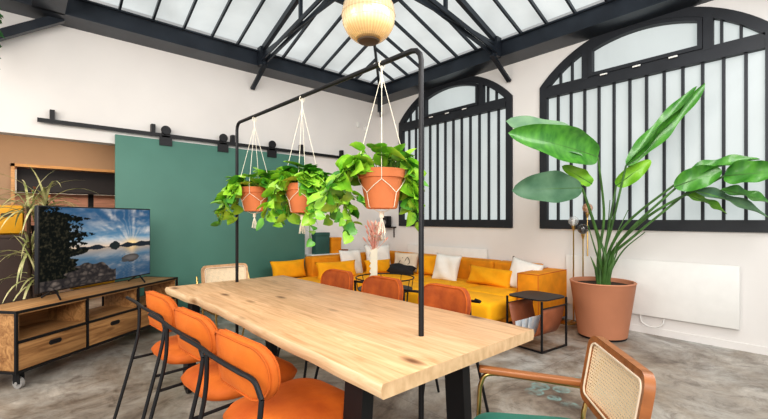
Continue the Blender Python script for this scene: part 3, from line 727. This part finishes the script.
# picture painted per vertex
def tvcol(u, v):
    """u left->right, v bottom->top; lake at sunset with pines and boulders"""
    hn = lambda a, b, s: 1.8*mnoise.fractal(V((a*4, b*2.6, s)), .8, 2.1, 5)
    sunx, hz = .79, .47
    def sky(u, v):
        t = min(max((v-hz)/(1-hz), 0), 1); dx = u-sunx
        top = V((.035, .105, .20)); mid = V((.15, .30, .42)); low = V((.75, .55, .38))
        c = mid.lerp(top, min(1, t*1.3)) if t > .25 else low.lerp(mid, t/.25)
        ang = math.atan2(v-hz+.02, (dx)*1.7); st = .5+.5*math.sin(ang*13+2*math.sin(ang*5)+hn(u, v, 1)*.9); st2 = .5+.5*math.sin(ang*31+hn(u*2, v*2, 3)*2)
        cl = st**2*.55+st2**3*.3; d = math.hypot(dx*1.5, (v-hz)*1.1)
        cl = cl*(.5+.55*hn(u*1.2, v*3.2, 6))+max(0, .32*hn(u*.8, v*2.4, 12)); cl = max(0, cl)*max(0, 1.25-d*1.0)*min(1, t*6)
        c = c.lerp(V((.72, .66, .60)), min(1, cl*.9))
        gl = math.exp(-(d/.10)**2); c = c.lerp(V((1., .68, .25)), min(1, gl*.95)); gl = math.exp(-(d/.03)**2)
        return c.lerp(V((1, .95, .75)), gl)
    if v > hz: c = sky(u, v)
    else:
        c = sky(u+.01*math.sin(v*160), 2*hz-v+.0)*.72; c = c.lerp(V((.05, .09, .14)), .25+.3*(hz-v)/hz)
        c = c.lerp(V((.9, .6, .35)), .5*math.exp(-((u-sunx)/.03)**2)*max(0, 1-(hz-v)*5))
    # far shore
    sh = .022+.012*math.sin(u*19)+.010*math.sin(u*43+1)+(.035*math.exp(-((u-.93)/.1)**2))
    if abs(v-hz) < sh*(1 if v > hz else .6): c = V((.02, .026, .035))
    # islet with bushes
    if ((u-.615)/.048)**2+((v-hz-.012)/.060)**2 < 1+.2*hn(u*5, v*5, 2): c = V((.022, .03, .03))
    # boulder right
    r2 = ((u-.78)/.10)**2+((v-.285)/.055)**2
    if r2 < 1+.25*hn(u*3, v*3, 5): c = V((.10, .09, .085))*(1.4-.9*r2)
    if ((u-.72)/.04)**2+((v-.25)/.02)**2 < 1: c = V((.07, .07, .07))
    # boulders lower left
    top = .30-.36*max(0, u-.25)+.03*math.sin(u*17)+.02*math.sin(u*41)
    if u < .62 and v < top*1.05:
        k = mnoise.voronoi(V((u*16, v*15, 2)))[0]; g_ = (k[1]-k[0]); t_ = hn(u*4, v*5, 9); c = V((.012, .012, .015)).lerp(V((.30, .24, .20)), max(0, min(1, g_*1.2*(.45+.4*t_)+.05)))
    # trees left
    e = .36-.10*abs(v-.62)*2+.035*math.sin(v*31)+.03*math.sin(v*57+2)+.02*math.sin(v*97)
    if v > .86: e -= (v-.86)*1.2
    if v < .42: e *= .85+.5*(v-.2)
    n_ = hn(u*7, v*6, 4)+hn(u*15, v*14, 7)
    if u < e and v > .12:
        if u > e-.09 and n_ > .35 and v > hz: pass
        else: c = V((.005, .007, .006)).lerp(V((.05, .045, .028)), max(0, n_*.5))
    return c
nu, nv = 260, 146; m = MB(); in_ = .012
m.grid(lambda u, v: V((TVX0+in_+(TVX1-TVX0-2*in_)*u, TVY-.0115, TVZ0+in_+(TVZ1-TVZ0-2*in_)*v)), nu, nv)
ms = bpy.data.materials.new('screen_picture'); ms.use_nodes = True; nt = ms.node_tree; bs = nt.nodes['Principled BSDF']
at_ = nt.nodes.new('ShaderNodeVertexColor'); at_.layer_name = 'picture'
bs.inputs['Base Color'].default_value = (.003, .003, .003, 1); bs.inputs['Roughness'].default_value = .5
bs.inputs['Specular IOR Level'].default_value = .04; nt.links.new(at_.outputs['Color'], bs.inputs['Emission Color']); bs.inputs['Emission Strength'].default_value = 1.0
sc_ = m.build('screen', ms, tv, smooth=False)
ca_ = sc_.data.color_attributes.new('picture', 'FLOAT_COLOR', 'POINT')
for i, v_ in enumerate(sc_.data.vertices):
    c = tvcol((v_.co.x-TVX0-in_)/(TVX1-TVX0-2*in_), (v_.co.z-TVZ0-in_)/(TVZ1-TVZ0-2*in_)); ca_.data[i].color = (c.x, c.y, c.z, 1)

# ------------------------------------------------------------------ left background things
t = thing('counter_cabinet', 'dark brown counter behind dracaena at left edge', 'cabinet')
MB().box((-1.6, 5.6, .05), (.30, 5.98, 1.11)).build('carcass', M['brown_cab'], t, smooth=False); MB().box((-1.62, 5.58, 1.11), (.32, 6.0, 1.14)).build('counter_top', M['brown_cab'], t, smooth=False)
MB().box((-1.55, 5.63, 0), (.25, 5.95, .05)).build('plinth', M['black'], t, smooth=False)
t = thing('crate', 'yellow box with cut out handle on the dark counter', 'crate', (-.23, 5.8, 1.141))
for a, b in (((-.25, -.13, 0), (.25, -.115, .30)), ((-.25, .115, 0), (.25, .13, .30)), ((-.25, -.13, 0), (-.235, .13, .30)), ((.235, -.13, 0), (.25, .13, .30)), ((-.25, -.13, 0), (.25, .13, .015))):
    MB().box(a, b, .003).build('side_board', M['yellow'], t)
h = MB(); h.prism([(p[0]+.12, .2+p[1]) for p in roundpad(.10, .04, .018, 4)], 'y', -.132, -.129); h.build('handle_hole', M['brown_cab'], t)
t = thing('bench', 'low mustard bench seen behind console under television', 'bench')
MB().box((.45, 6.45, .40), (2.0, 6.85, .66), .03, 3).build('seat', M['yellow'], t)
for x in (.55, 1.9): MB().box((x-.03, 6.5, 0), (x+.03, 6.8, .40)).build('leg', M['black'], t, smooth=False)

def small_plant(loc, h, label, fl, seed):
    t = thing('potted_plant', label, 'plant', loc); rg = random.Random(seed)
    MB().lathe([(.035, 0), (.05, .09), (.052, .09), (.046, .085)], n=20).build('pot', M['black'], t)
    st, lf = MB(), MB()
    for k in range(12):
        a = rg.random()*6.28; r = rg.uniform(.02, .11); hh = h*rg.uniform(.5, 1)
        p = [(0, 0, .07), (r*.4*math.cos(a), r*.4*math.sin(a), hh*.5), (r*math.cos(a), r*math.sin(a), hh)]; st.tube(bez(p, 4), .003, 5)
        for z in (.4, .6, .8, 1.0):
            q_ = V((r*z*math.cos(a), r*z*math.sin(a), .03+hh*z)); d = V((rg.uniform(-1, 1), rg.uniform(-1, 1), rg.uniform(-.2, .8))).normalized()*.035; s = d.cross(V((.3, .2, 1))).normalized()*.014
            lf.quad(q_, q_+d*.5+s, q_+d, q_+d*.5-s)
    st.build('stem', M['vine'], t); lf.build('foliage', fl, t, smooth=False); return t
small_plant((-.10, 5.78, 1.441-.30+.001), .48, 'small plant with orange blossoms beside the yellow crate', M['orangefl'], 4).location = (.12, 5.8, 1.141)
small_plant((.28, 7.2, 0), .2, 'small green plant on counter right of the orange blossoms', M['leaf'], 5).location = (.25, 5.72, 1.141)

# dracaena
def strap(m, p, d, L_, w, droop, n=7):
    d = V(d).normalized(); s = d.cross(V((0, 0, 1))); s = s.normalized() if s.length > .01 else V((1, 0, 0)); pv = None; pos = V(p); dd = d.copy()
    for i in range(n+1):
        t = i/n; ww = w*(1-t**2)*(.5+min(1, t*3)*.5)
        a = m.bm.verts.new(pos-s*ww/2); b = m.bm.verts.new(pos+s*ww/2+V((0, 0, .0))); c = m.bm.verts.new(pos-V((0, 0, ww*.22)))
        if pv: m.bm.faces.new((pv[0], pv[2], c, a)); m.bm.faces.new((pv[2], pv[1], b, c))
        pv = (a, b, c); pos = pos+dd*L_/n; dd = (dd+V((0, 0, -droop/n))).normalized()
dc = thing('dracaena', 'tall spiky variegated dracaena in pot behind the television', 'plant', (.08, 5.15, 0))
MB().lathe([(.13, 0), (.17, .34), (.175, .36), (.15, .36), (.14, .32)], n=32).build('pot', M['white'], dc)
MB().lathe([(.001, .30), (.145, .315)], n=24).build('soil', M['soil'], dc)
m = MB(); tops = ((-.03, -.02, 1.42), (.10, .03, 1.48), (-.02, .05, 1.0), (.03, -.05, .75))
for x, y, z in tops: m.tube(bez([(x*.3, y*.3, .3), (x*.8, y, z*.6), (x, y, z)], 5), .016, 8)
m.build('trunk', M['soil'], dc)
m = MB(); rg = random.Random(11)
for (x, y, z), cnt in zip(tops, (30, 24, 20, 16)):
    for k in range(cnt):
        a = rg.random()*6.28; el = rg.uniform(-.1, 1.4)
        strap(m, (x, y, z-rg.random()*.10), (math.cos(a)*math.cos(el), math.sin(a)*math.cos(el), math.sin(el)), rg.uniform(.34, .60), .026, rg.uniform(1.2, 3.0))
m.build('foliage', M['draca'], dc)

# hanging ivy top left
iv = thing('hanging_ivy', 'dark trailing ivy hanging at upper left edge', 'plant', (0, 0, 0))
m = MB(); st = MB(); rg = random.Random(5)
for k in range(9):
    x = -.50+rg.random()*.34; zt_ = 3.6; zb_ = rg.uniform(2.65, 3.0) if k < 4 else rg.uniform(2.98, 3.3)
    if k < 2: x = -.205+.02*k; zb_ = 2.80+.08*k
    y0_ = 5.15+rg.random()*.3; P = [V((x-.1, y0_, zt_)), V((x-.02, y0_+.03, (zt_+zb_)/2)), V((x, y0_, zb_))]; pp = bez(P, 10); st.tube(pp, .004, 5)
    for p in pp[1:]:
        for _ in range(3):
            d = V((rg.uniform(-1, 1), rg.uniform(-1, 1), rg.uniform(-1, .3))).normalized()*rg.uniform(.05, .08); s = d.cross(V((rg.random(), rg.random(), 1))).normalized()*.018
            m.quad(p, p+d*.5+s, p+d, p+d*.5-s)
MB().lathe([(.09, 3.5), (.14, 3.70), (.145, 3.72), (.12, 3.72)], (-.42, 5.3, 0), 24).build('pot', M['black'], iv)
MB().tube([(-.42, 5.3, 3.7), (-.42, 5.3, 3.95)], .004, 5).build('cord', M['rope'], iv)
m.build('foliage', M['ivy'], iv, smooth=False); st.build('stem', M['vine'], iv)

# ------------------------------------------------------------------ hanging pothos
def heart(m, p, d, nrm, L_, mi):
    d = d.normalized(); s = d.cross(nrm); s = s.normalized() if s.length > .01 else V((1, 0, 0)); n_ = s.cross(d).normalized()
    out = [(0, .10, 0), (-.06, .26, 0), (.05, .44, 0), (.30, .52, 0), (.62, .42, 0), (.88, .18, 0), (1.0, 0, 0)]
    mid = [p+d*L_*t-n_*L_*(.16*t*t) for t in (.0, .06, .12, .32, .6, .85, 1.0)]
    mv = [m.bm.verts.new(q_-n_*L_*.04) for q_ in mid]
    for sg in (-1, 1):
        ov = [m.bm.verts.new(p+d*L_*a+s*sg*b*L_*.92+n_*L_*(.10*b*2-.16*a*a)) for a, b, _ in out[:-1]]
        for i in range(5): 
            f = m.bm.faces.new((mv[i], mv[i+1], ov[i+1], ov[i])); f.material_index = mi
        f = m.bm.faces.new((mv[5], mv[6], ov[5])); f.material_index = mi
def hanging(y, rim, rtop, hgt, seed, label, vines, ncrown=46, spread=1.0, extra=(), lo=.0):
    x = 1.375; t = thing('hanging_plant', label, 'plant', (x, y, 0), 0, 'pothos plants hanging in macrame from the frame'); rg = random.Random(seed)
    zb = rim-hgt; rb = rtop*.66
    MB().lathe([(rb*.9, zb), (rb, zb+.004), (rtop*.90, rim-.045), (rtop*.97, rim-.043), (rtop, rim-.002), (rtop*.98, rim), (rtop*.86, rim-.002), (rtop*.84, rim-.03)], n=36).build('pot', M['terra'], t)
    MB().lathe([(.001, rim-.02), (rtop*.86, rim-.022)], n=24).build('soil', M['soil'], t)
    rope = MB(); rr_ = .0019; zt_ = 2.072
    n = 4; a0 = YAW+PI
    rope.tube([(0, 0, zt_+.034), (0, 0, zt_-.10)], .005, 6)
    rope.tube([(.018*math.cos(a), 0, 2.09+.018*math.sin(a)) for a in [k*PI/6 for k in range(12)]], .0035, 6, closed=True)
    for k in range(n):
        a = a0+2*PI*k/n; c, s = math.cos(a), math.sin(a); e = rtop+.006
        zk = rim-hgt*.28; zl = rim-hgt*.60; em = rtop-.30*(rtop-rb)+.008; el = rtop-.62*(rtop-rb)+.008; ebt = rb+.008
        rope.tube([(0, 0, zt_-.03), (e*c, e*s, rim+.01), (em*c, em*s, zk)], rr_, 6)
        for sg in (-1, 1):
            a2 = a+sg*PI/n; rope.tube([(em*c, em*s, zk), (el*math.cos(a+sg*PI/n*.5)*1.02, el*math.sin(a+sg*PI/n*.5)*1.02, (zk+zl)/2), (el*math.cos(a2), el*math.sin(a2), zl)], rr_, 6)
        a3 = a+PI/n; rope.tube([(el*math.cos(a3), el*math.sin(a3), zl), (ebt*math.cos(a3), ebt*math.sin(a3), zb+.01), (.01*math.cos(a3), .01*math.sin(a3), zb-.02)], rr_, 6)
    rope.tube([(0, 0, zb-.012), (0, 0, zb-.045)], .012, 8)
    for k in range(10): rope.tube([(0, 0, zb-.04), (.012*math.cos(k*.7), .012*math.sin(k*.7), zb-.08), (.020*math.cos(k*.7), .020*math.sin(k*.7), zb-.12-.02*rg.random())], .0022, 5)
    rope.build('macrame_hanger', M['rope'], t)
    lf = MB(); st = MB()
    for k in range(ncrown):
        a = rg.random()*6.28; r = rtop*math.sqrt(rg.random())*1.15; h_ = rim+rg.uniform(.01, .12)*(1.3-r/rtop*.6); p = V((r*math.cos(a), r*math.sin(a), h_))
        st.tube([(r*.5*math.cos(a), r*.5*math.sin(a), rim-.02), (r*.8*math.cos(a), r*.8*math.sin(a), (rim+h_)/2+.01), p], .002, 5)
        d = V((math.cos(a+rg.uniform(-.7, .7)), math.sin(a+rg.uniform(-.7, .7)), rg.uniform(-.5, .7)))
        heart(lf, p, d, V((0, 0, 1))+V((rg.uniform(-.4, .4), rg.uniform(-.4, .4), 0)), rg.uniform(.065, .115), rg.random() > .4)
    for (a, out_, drop) in list(vines)+list(extra):
        c, s = math.cos(a), math.sin(a)
        P = [V((rtop*.7*c, rtop*.7*s, rim)), V((rtop*1.1*c, rtop*1.1*s, rim+.03)), V(((rtop+out_*.6)*c, (rtop+out_*.6)*s, rim-drop*.35)), V(((rtop+out_)*c, (rtop+out_)*s, rim-drop))]
        pp = bez(P, 6); st.tube(pp, .0028, 5)
        for q_ in pp[2:]:
            for _ in range(2 if rg.random() < .25 else 1):
                ang = rg.random()*6.28; d = V((c*.5+math.cos(ang)*.8, s*.5+math.sin(ang)*.8, rg.uniform(-1.0, .2)))
                nn = V((c+rg.uniform(-.5, .5), s+rg.uniform(-.5, .5), rg.uniform(.1, .9)))
                p0 = q_+V((rg.uniform(-.02, .02), rg.uniform(-.02, .02), rg.uniform(-.01, .02)))
                heart(lf, p0, d, nn, rg.uniform(.055, .10), rg.random() > .35)
    lf.build('foliage', [M['leaf'], M['leaf2']], t, angle=60); st.build('stem', M['vine'], t)
    return t
# angle measured in world; image-right is about -42 deg, image-left about 138 deg
IR = math.radians(-42); IL = math.radians(138)
hanging(3.07, 1.55, .122, .19, 1, 'pothos in terracotta pot, far left of the three hanging plants', [(IL, .15, .30), (IL+.4, .13, .20), (IL-.5, .12, .26), (IR, .14, .22), (IR+.5, .12, .15), (IR-.4, .10, .28), (IL-1.2, .05, .12), (IR+.9, .12, .25), (IL+.9, .10, .10), (IL-.2, .16, .1), (IR+.1, .16, .1)], 60)
hanging(2.34, 1.53, .115, .19, 2, 'pothos in terracotta pot, middle of the three hanging plants, with long vine', [(IL, .10, .14), (IL+.5, .12, .24), (IR, .24, .30), (IR+.3, .22, .20), (IR-.3, .20, .34), (IR-.9, .07, .24), (IL-.8, .06, .22), (IR+.8, .14, .22), (IR-.1, .28, .12), (IR-1.0, .02, .36), (IL-1.4, .03, .20)], 66)
hanging(1.55, 1.552, .121, .20, 3, 'pothos in terracotta pot, nearest of the three hanging plants by near post', [(IL, .10, .10), (IL+.25, .17, .15), (IL-.3, .13, .19), (IR+.1, .04, .24), (IR+.3, .06, .28), (IR, .05, .14), (IR+.7, .05, .20), (IL+.6, .22, .17)], 34, 1.0, (), .08)

# ------------------------------------------------------------------ pendant lamp
pc = at(368.5, 16, 2.67)
pl = thing('pendant_lamp', 'large ribbed amber glass globe pendant lamp under skylight', 'lamp', pc)
R_ = .176; pr = []
for k in range(25):
    a = -PI/2+.42+(PI-.80)*k/24; r = R_*math.cos(a)**.92; z = R_*1.02*math.sin(a)
    pr.append((r, z))
g_ = MB().lathe(pr, n=64); g_.build('glass_globe', M['lampglass'], pl)
rb = MB()
for z in (.0, .062, -.055): rr2 = math.sqrt(R_**2-z*z)*1.0; rb.tube([(rr2*math.cos(a), rr2*math.sin(a), z) for a in [k*2*PI/48 for k in range(48)]], .0028, 6, closed=True)
rb.build('glass_rib', M['lampglass'], pl)
M['cap'] = mat('bronze_cap', (.14, .10, .075), .45, .5, var=.2)
MB().lathe([(.03, -.176), (.066, -.172), (.078, -.158), (.080, -.148), (.07, -.145)], n=32).build('bottom_cap', M['cap'], pl)
MB().lathe([(.075, .155), (.07, .18), (.035, .20), (.03, .26), (.012, .27)], n=32).build('gallery', M['black'], pl)
MB().tube([(0, 0, .26), (0, 0, 4.22-pc.z)], .004, 6).build('cable', M['black'], pl)
bl = bpy.data.lights.new('pendant_bulb', 'POINT'); bl.energy = 2; bl.color = (1, .75, .42); bl.shadow_soft_size = .05
bo = bpy.data.objects.new('pendant_bulb', bl); C.objects.link(bo); bo.parent = pl; bo.location = (0, 0, -.03)

# ------------------------------------------------------------------ big plant in planter
PX, PY = 4.81, 1.725
bp_ = thing('bird_of_paradise', 'tall broad leaved plant in large terracotta planter by arched window', 'plant', (PX, PY, 0))
MB().lathe([(.230, 0.02), (.245, .022), (.325, .595), (.333, .605), (.325, .615), (.302, .612), (.292, .56)], n=48).build('planter', M['terra_big'], bp_)
MB().lathe([(.24, 0), (.24, .03)], n=32).build('planter_base', M['black'], bp_)
MB().lathe([(.001, .56), (.296, .57)], n=32).build('soil', M['soil'], bp_)
O = V((PX, PY, 0))
def stalk(pts, r0=.020, r1=.010):
    pp = bez(pts, 8); n = len(pp); m = MB(); m.tube([p-O for p in pp], [r0+(r1-r0)*i/(n-1) for i in range(n)], 8); m.build('stalk', M['petiole'], bp_)
def bigleaf(base, tip, w, nrm, fold=.5, droop=.1, mt='bigleaf', back=.0, sharp=.75, split=0):
    base = V(base)-O; tip = V(tip)-O; d = tip-base; L_ = d.length; d.normalize(); nrm = V(nrm); s = d.cross(nrm).normalized(); n_ = s.cross(d).normalized()
    m = MB(); rg = random.Random(int(w*1000))
    def f(u, v):
        x = 2*v-1; a = max(math.sin(PI*min(1, u**sharp)), 0)**.55 if 0 < u < 1 else 0
        ww = w/2*a; wav = .02*math.sin(u*14+x*2)*abs(x)
        ang = fold*abs(x)**.8
        return base+d*(L_*u)+s*(math.copysign(1, x)*ww*abs(x)*math.cos(ang))+n_*(ww*abs(x)*math.sin(ang)*1.0-droop*L_*(4*(u-.5)**2-1)*.5*1.0+wav*a)
    m.grid(f, 28, 14); o = m.build('leaf', M[mt], bp_, doubles=True, angle=180)
    rbm = MB(); rbm.tube([f(k/14, .5)-n_*.003 for k in range(15)], [.007-.005*k/14 for k in range(15)], 6); rbm.build('midrib', M['petiole'] if mt != 'bigleaf_pale' else M['bigleaf_lime'], o)
B = V((PX, PY, .57))
CF = -FW  # toward camera
UP = V((0, 0, 1))
# stalks run from soil to each leaf base
def st_to(px, py, d, mid, off):
    e = at(px, py, d); stalk([B+V(off), B+V(off)*1.3+V((0, 0, .3)), at(*mid), e]); return e
e = st_to(598, 157, 4.25, (604, 215, 4.4), (-.03, .02, 0)); bigleaf(e, at(508, 133, 4.0), .40, UP*.05+CF*1.0, .5, .10, 'bigleaf', sharp=.8)
bigleaf(e+V((0, 0, .03))+FW*.05, at(506, 121, 4.14), .34, UP*.45+CF*.9, .1, .12, 'bigleaf_pale', sharp=.85)
e = st_to(582, 188, 4.2, (597, 235, 4.4), (-.05, .0, 0)); bigleaf(e, at(512, 191, 4.0), .36, UP*.2+CF*.95, .45, .05, 'bigleaf_dark', sharp=1.0)
bigleaf(e+V((0, 0, .03))+FW*.06, at(520, 184, 4.12), .24, UP*.4+CF*.9, .1, .05, 'bigleaf_pale')
e = st_to(626, 166, 4.2, (612, 225, 4.4), (.03, .0, 0)); bigleaf(e, at(705, 83, 3.98), .21, CF*.9+RT*.35-UP*.2, .75, -.03, 'bigleaf', sharp=.9)
bigleaf(e+V((0, 0, .01)), at(697, 86, 4.02), .17, CF*.5-RT*.8+UP*.2, .5, -.03, 'bigleaf')
e = st_to(580, 180, 4.4, (600, 240, 4.5), (-.02, -.03, 0)); bigleaf(at(592, 184, 4.35), at(562, 166, 4.3), .17, CF, .4, .0, 'bigleaf_lime')
e = at(616, 186, 4.35); stalk([B+V((.02, .03, 0)), at(607, 240, 4.45), e]); bigleaf(e, at(651, 160, 4.2), .19, CF+UP*.3, .5, .05, 'bigleaf_lime')
e = st_to(686, 176, 3.95, (628, 222, 4.3), (.05, -.02, 0)); bigleaf(e, at(760, 159, 3.65), .20, UP*.8+CF*.6, .5, .08, 'bigleaf')
e = st_to(678, 186, 3.95, (632, 228, 4.2), (.04, -.05, 0)); bigleaf(at(674, 187, 3.95), at(722, 170, 3.75), .24, UP*.3+CF*.95, .4, .06, 'bigleaf', sharp=.9)
e = st_to(724, 176, 3.75, (650, 215, 4.15), (.06, -.03, 0)); bigleaf(e, at(785, 172, 3.4), .25, UP*.2+CF*.95, .4, .05, 'bigleaf', sharp=.7)
e = st_to(690, 190, 3.95, (634, 236, 4.25), (.02, -.06, 0)); bigleaf(e, at(768, 217, 3.65), .17, UP*.8+CF*.7, .3, .10, 'bigleaf_pale')
bigleaf(at(684, 194, 4.0), at(727, 214, 3.9), .14, UP*.8+CF*.7, .3, .10, 'bigleaf_lime')
bigleaf(at(720, 190, 3.8), at(772, 204, 3.6), .16, UP*.7+CF*.7, .3, .10, 'bigleaf')
for px, py, d, mx, my in ((628, 210, 4.5, 610, 250), (588, 225, 4.4, 597, 255), (645, 232, 4.6, 622, 252), (610, 200, 4.6, 606, 250)):
    stalk([B+V((R.uniform(-.06, .06), R.uniform(-.06, .06), 0)), at(mx, my, d), at(px, py, d)], .012, .004)
m = MB(); rg = random.Random(2)
for k in range(9):
    a = rg.random()*6.28; m.tube([(.05*math.cos(a), .05*math.sin(a), .56), (.09*math.cos(a), .09*math.sin(a), .75), (.16*math.cos(a), .16*math.sin(a), rg.uniform(.78, 1.05))], [.02, .015, .003], 8)
m.build('young_shoots', M['petiole'], bp_)

# ------------------------------------------------------------------ floor lamp with globes
fl = thing('floor_lamp', 'brass floor lamp with three glass globes behind the planter', 'lamp', (5.08, 2.24, 0))
MB().lathe([(.11, 0), (.115, .012), (.10, .02), (.02, .026)], n=32).build('base', M['brass'], fl)
FO = V((5.08, 2.24, 0))
for (px, py, d, gm) in ((573.5, 221, 5.02, 'clearglobe'), (583, 229, 4.93, 'smokeglobe'), (587.5, 208, 5.06, 'amberglobe')):
    p = at(px, py, d)-FO; zs = p.z-.075; rad = .062
    s_ = MB().tube([(p.x*.5, p.y*.5, .02), (p.x, p.y, .05), (p.x, p.y, zs)], .008, 8).build('stem', M['brass'], fl)
    MB().lathe([(.008, zs-.05), (.022, zs), (.022, zs+.015)], (p.x, p.y, 0), 16).build('bulb_holder', M['brass'], s_)
    MB().lathe([(rad*math.cos(-PI/2+PI*k/16), p.z+rad*math.sin(-PI/2+PI*k/16)) for k in range(17)], (p.x, p.y, 0), 24).build('globe', M[gm], s_)
    MB().lathe([(.001, zs+.01), (.012, zs+.02), (.018, p.z), (.012, p.z+.02), (.001, p.z+.028)], (p.x, p.y, 0), 12).build('bulb', M['white'], s_)

# ------------------------------------------------------------------ side table with sling
s1 = thing('side_table', 'black steel side table with leather magazine sling beside sofa arm', 'table', (3.97, 2.06, 0), math.radians(-6))
ax, ay = .215, .20
MB().prism(roundpad(2*ax+.02, 2*ay+.04, .10, 6), 'z', .50, .512).build('table_top', M['black'], s1)
for sx in (-1, 1):
    for sy in (-1, 1): MB().box((sx*ax-.008, sy*ay-.008, 0), (sx*ax+.008, sy*ay+.008, .50)).build('leg', M['black'], s1, smooth=False)
    MB().box((-ax, sx*ay-.008, .0), (ax, sx*ay+.008, .016)).build('runner', M['black'], s1, smooth=False)
MB().box((-ax-.008, -ay, 0), (-ax+.008, ay, .016)).build('runner', M['black'], s1, smooth=False)
for sy in (-1, 1): MB().box((-ax, sy*ay-.006, .42), (ax, sy*ay+.006, .43)).build('sling_rail', M['black'], s1, smooth=False)
m = MB()
def slf(u, v):
    t = u*2-1; x = .195*math.copysign(abs(t)**.6, t); z = .425-.315*(1-abs(t)**2.2)
    return V(((v-.5)*.40, x, z))
m.grid(slf, 24, 2); sl = m.build('leather_sling', M['leather'], s1, angle=180)
so_ = sl.modifiers.new('thick', 'SOLIDIFY'); so_.thickness = .006
for i, (y, rx, hh) in enumerate(((-.035, .12, .20), (.0, -.02, .17), (.035, -.16, .15))):
    m = MB(); m.box((-.15, -.006, 0), (.13, .006, hh), .002); o = m.build('magazine', M['paper']); o.location = V((3.97, 2.06, 0))+Matrix.Rotation(math.radians(-6), 3, 'Z') @ V((-.06-.03*i, y, .122)); o.rotation_euler = (rx, 0, math.radians(-6))
    tag(o, ('magazine in leather sling, the tallest, nearest the planter', 'magazine in leather sling, between the two others', 'magazine in leather sling, lowest one nearest the sofa')[i], 'magazine', 'magazines in the sling')

# ------------------------------------------------------------------ tray table, vase, flowers
tp = at(385, 278, 4.6); tt = thing('tray_table', 'round black wire rimmed tray table between chairs and sofa', 'table', (tp.x, tp.y, 0))
rad = .33
MB().lathe([(rad-.02, .50), (rad-.015, .512)], n=40).build('tray', M['black'], tt)
m = MB(); m.tube([(rad*math.cos(a), rad*math.sin(a), .635) for a in [k*2*PI/40 for k in range(40)]], .007, 8, closed=True)
m.build('wire_rim', M['black'], tt)
for k in range(8):
    a = k*PI/4+.2; MB().tube([((rad-.02)*math.cos(a), (rad-.02)*math.sin(a), .505), (rad*math.cos(a), rad*math.sin(a), .635)], .004, 6).build('rim_post', M['black'], tt)
for k in range(4):
    a = k*PI/2+.4; MB().tube([(.28*math.cos(a), .28*math.sin(a), .50), (.24*math.cos(a), .24*math.sin(a), 0.005)], .008, 8).build('leg', M['black'], tt)
vp = at(374, 260, 4.5)
vs = thing('vase', 'tall cream vase with scalloped edges on the black tray table', 'vase', (vp.x, vp.y, .513))
L_e = []
for k in range(8): L_e += [(-.026, .01+.058*k), (-.056, .03+.058*k)]
vb = MB().prism([(.038, 0), (.038, .47)]+[(a, b) for a, b in L_e[:16]][::-1]+[(-.026, 0)], 'y', -.03, .03)
bmesh.ops.bevel(vb.bm, geom=vb.bm.edges[:], offset=.004, segments=2, affect='EDGES')
vb.build('vase_body', M['cream'], vs); vs.rotation_euler.z = YAW-PI/2
fw_ = thing('dried_flowers', 'bunch of dried pink flowers in the cream vase', 'flowers', (vp.x, vp.y, .93)); rg = random.Random(9)
s_, h_ = MB(), MB()
for k in range(46):
    a = rg.random()*6.28; r = rg.uniform(.01, .12); z = rg.uniform(.10, .30); p = V((r*math.cos(a), r*math.sin(a), z)); s_.tube([(0, 0, -.1), (p.x*.3, p.y*.3, .03), p], .0022, 5)
    d = V((p.x*.5, p.y*.5, .06)); h_.tube([p, p+d*.4, p+d*.8, p+d], [.004, rg.uniform(.007, .014), rg.uniform(.006, .01), .002], 6)
c_ = MB()
for k in range(26):
    a = rg.random()*6.28; p = V((.045*RT.x, .045*RT.y, .16))+V((rg.uniform(-.06, .06), rg.uniform(-.06, .06), rg.uniform(-.06, .14)))
    c_.tube([p, p+V((0, 0, .02)), p+V((.01, .0, .05))], [.004, .013, .002], 6)
c_.build('pampas_heads', M['beige_cloth'], fw_)
s_.build('stems', M['pinkflower'], fw_); h_.build('flower_heads', M['pinkflower'], fw_)

# beige pillow drawing
d_ = [o for o in C.objects if o.get('label', '').startswith('beige pillow')][0]
m = MB(); m.tube(bez([(-.10, -.04, .068), (-.04, .06, .073), (.0, -.02, .075), (.05, .07, .072), (.10, -.02, .069), (.04, -.07, .070)], 5), .004, 5)
m.build('line_drawing', M['black_cloth'], d_)

# ------------------------------------------------------------------ light
wd = bpy.data.worlds.new('daylight'); SC.world = wd; wd.use_nodes = True
bg = wd.node_tree.nodes['Background']; bg.inputs['Color'].default_value = (.93, .97, 1.0, 1); bg.inputs['Strength'].default_value = .72
def area(name, loc, tgt, sx, sy, e, col=(1, 1, 1)):
    l = bpy.data.lights.new(name, 'AREA'); l.shape = 'RECTANGLE'; l.size = sx; l.size_y = sy; l.energy = e; l.color = col
    o = bpy.data.objects.new(name, l); C.objects.link(o); o.location = loc
    o.rotation_euler = (V(tgt)-V(loc)).to_track_quat('-Z', 'Y').to_euler()
area('rear_fill_light', (-1.8, -1.6, 2.9), (2.6, 3.2, .8), 3, 2.2, 215, (1, .95, .89))
area('overhead_fill_light', (2.6, .2, 3.3), (2.7, 3.4, .3), 3.5, 1.2, 105, (1, .98, .96))  # added fill lamp, out of view by the near edge of the skylight
area('left_fill_light', (-2.2, 3.0, 2.6), (1.6, 4.6, .9), 2, 2, 75, (1, .90, .80))
area('next_room_light', (.6, 8.8, 2.5), (.6, 8.8, 0), 1.6, 1, 28, (1, .86, .7))
area('passage_light', (.2, 6.9, 2.55), (.2, 7.2, 0), 1.6, .7, 16, (1, .82, .62))
SC.view_settings.view_transform = 'Standard'; SC.view_settings.look = 'Medium High Contrast'; SC.view_settings.exposure = -0.04
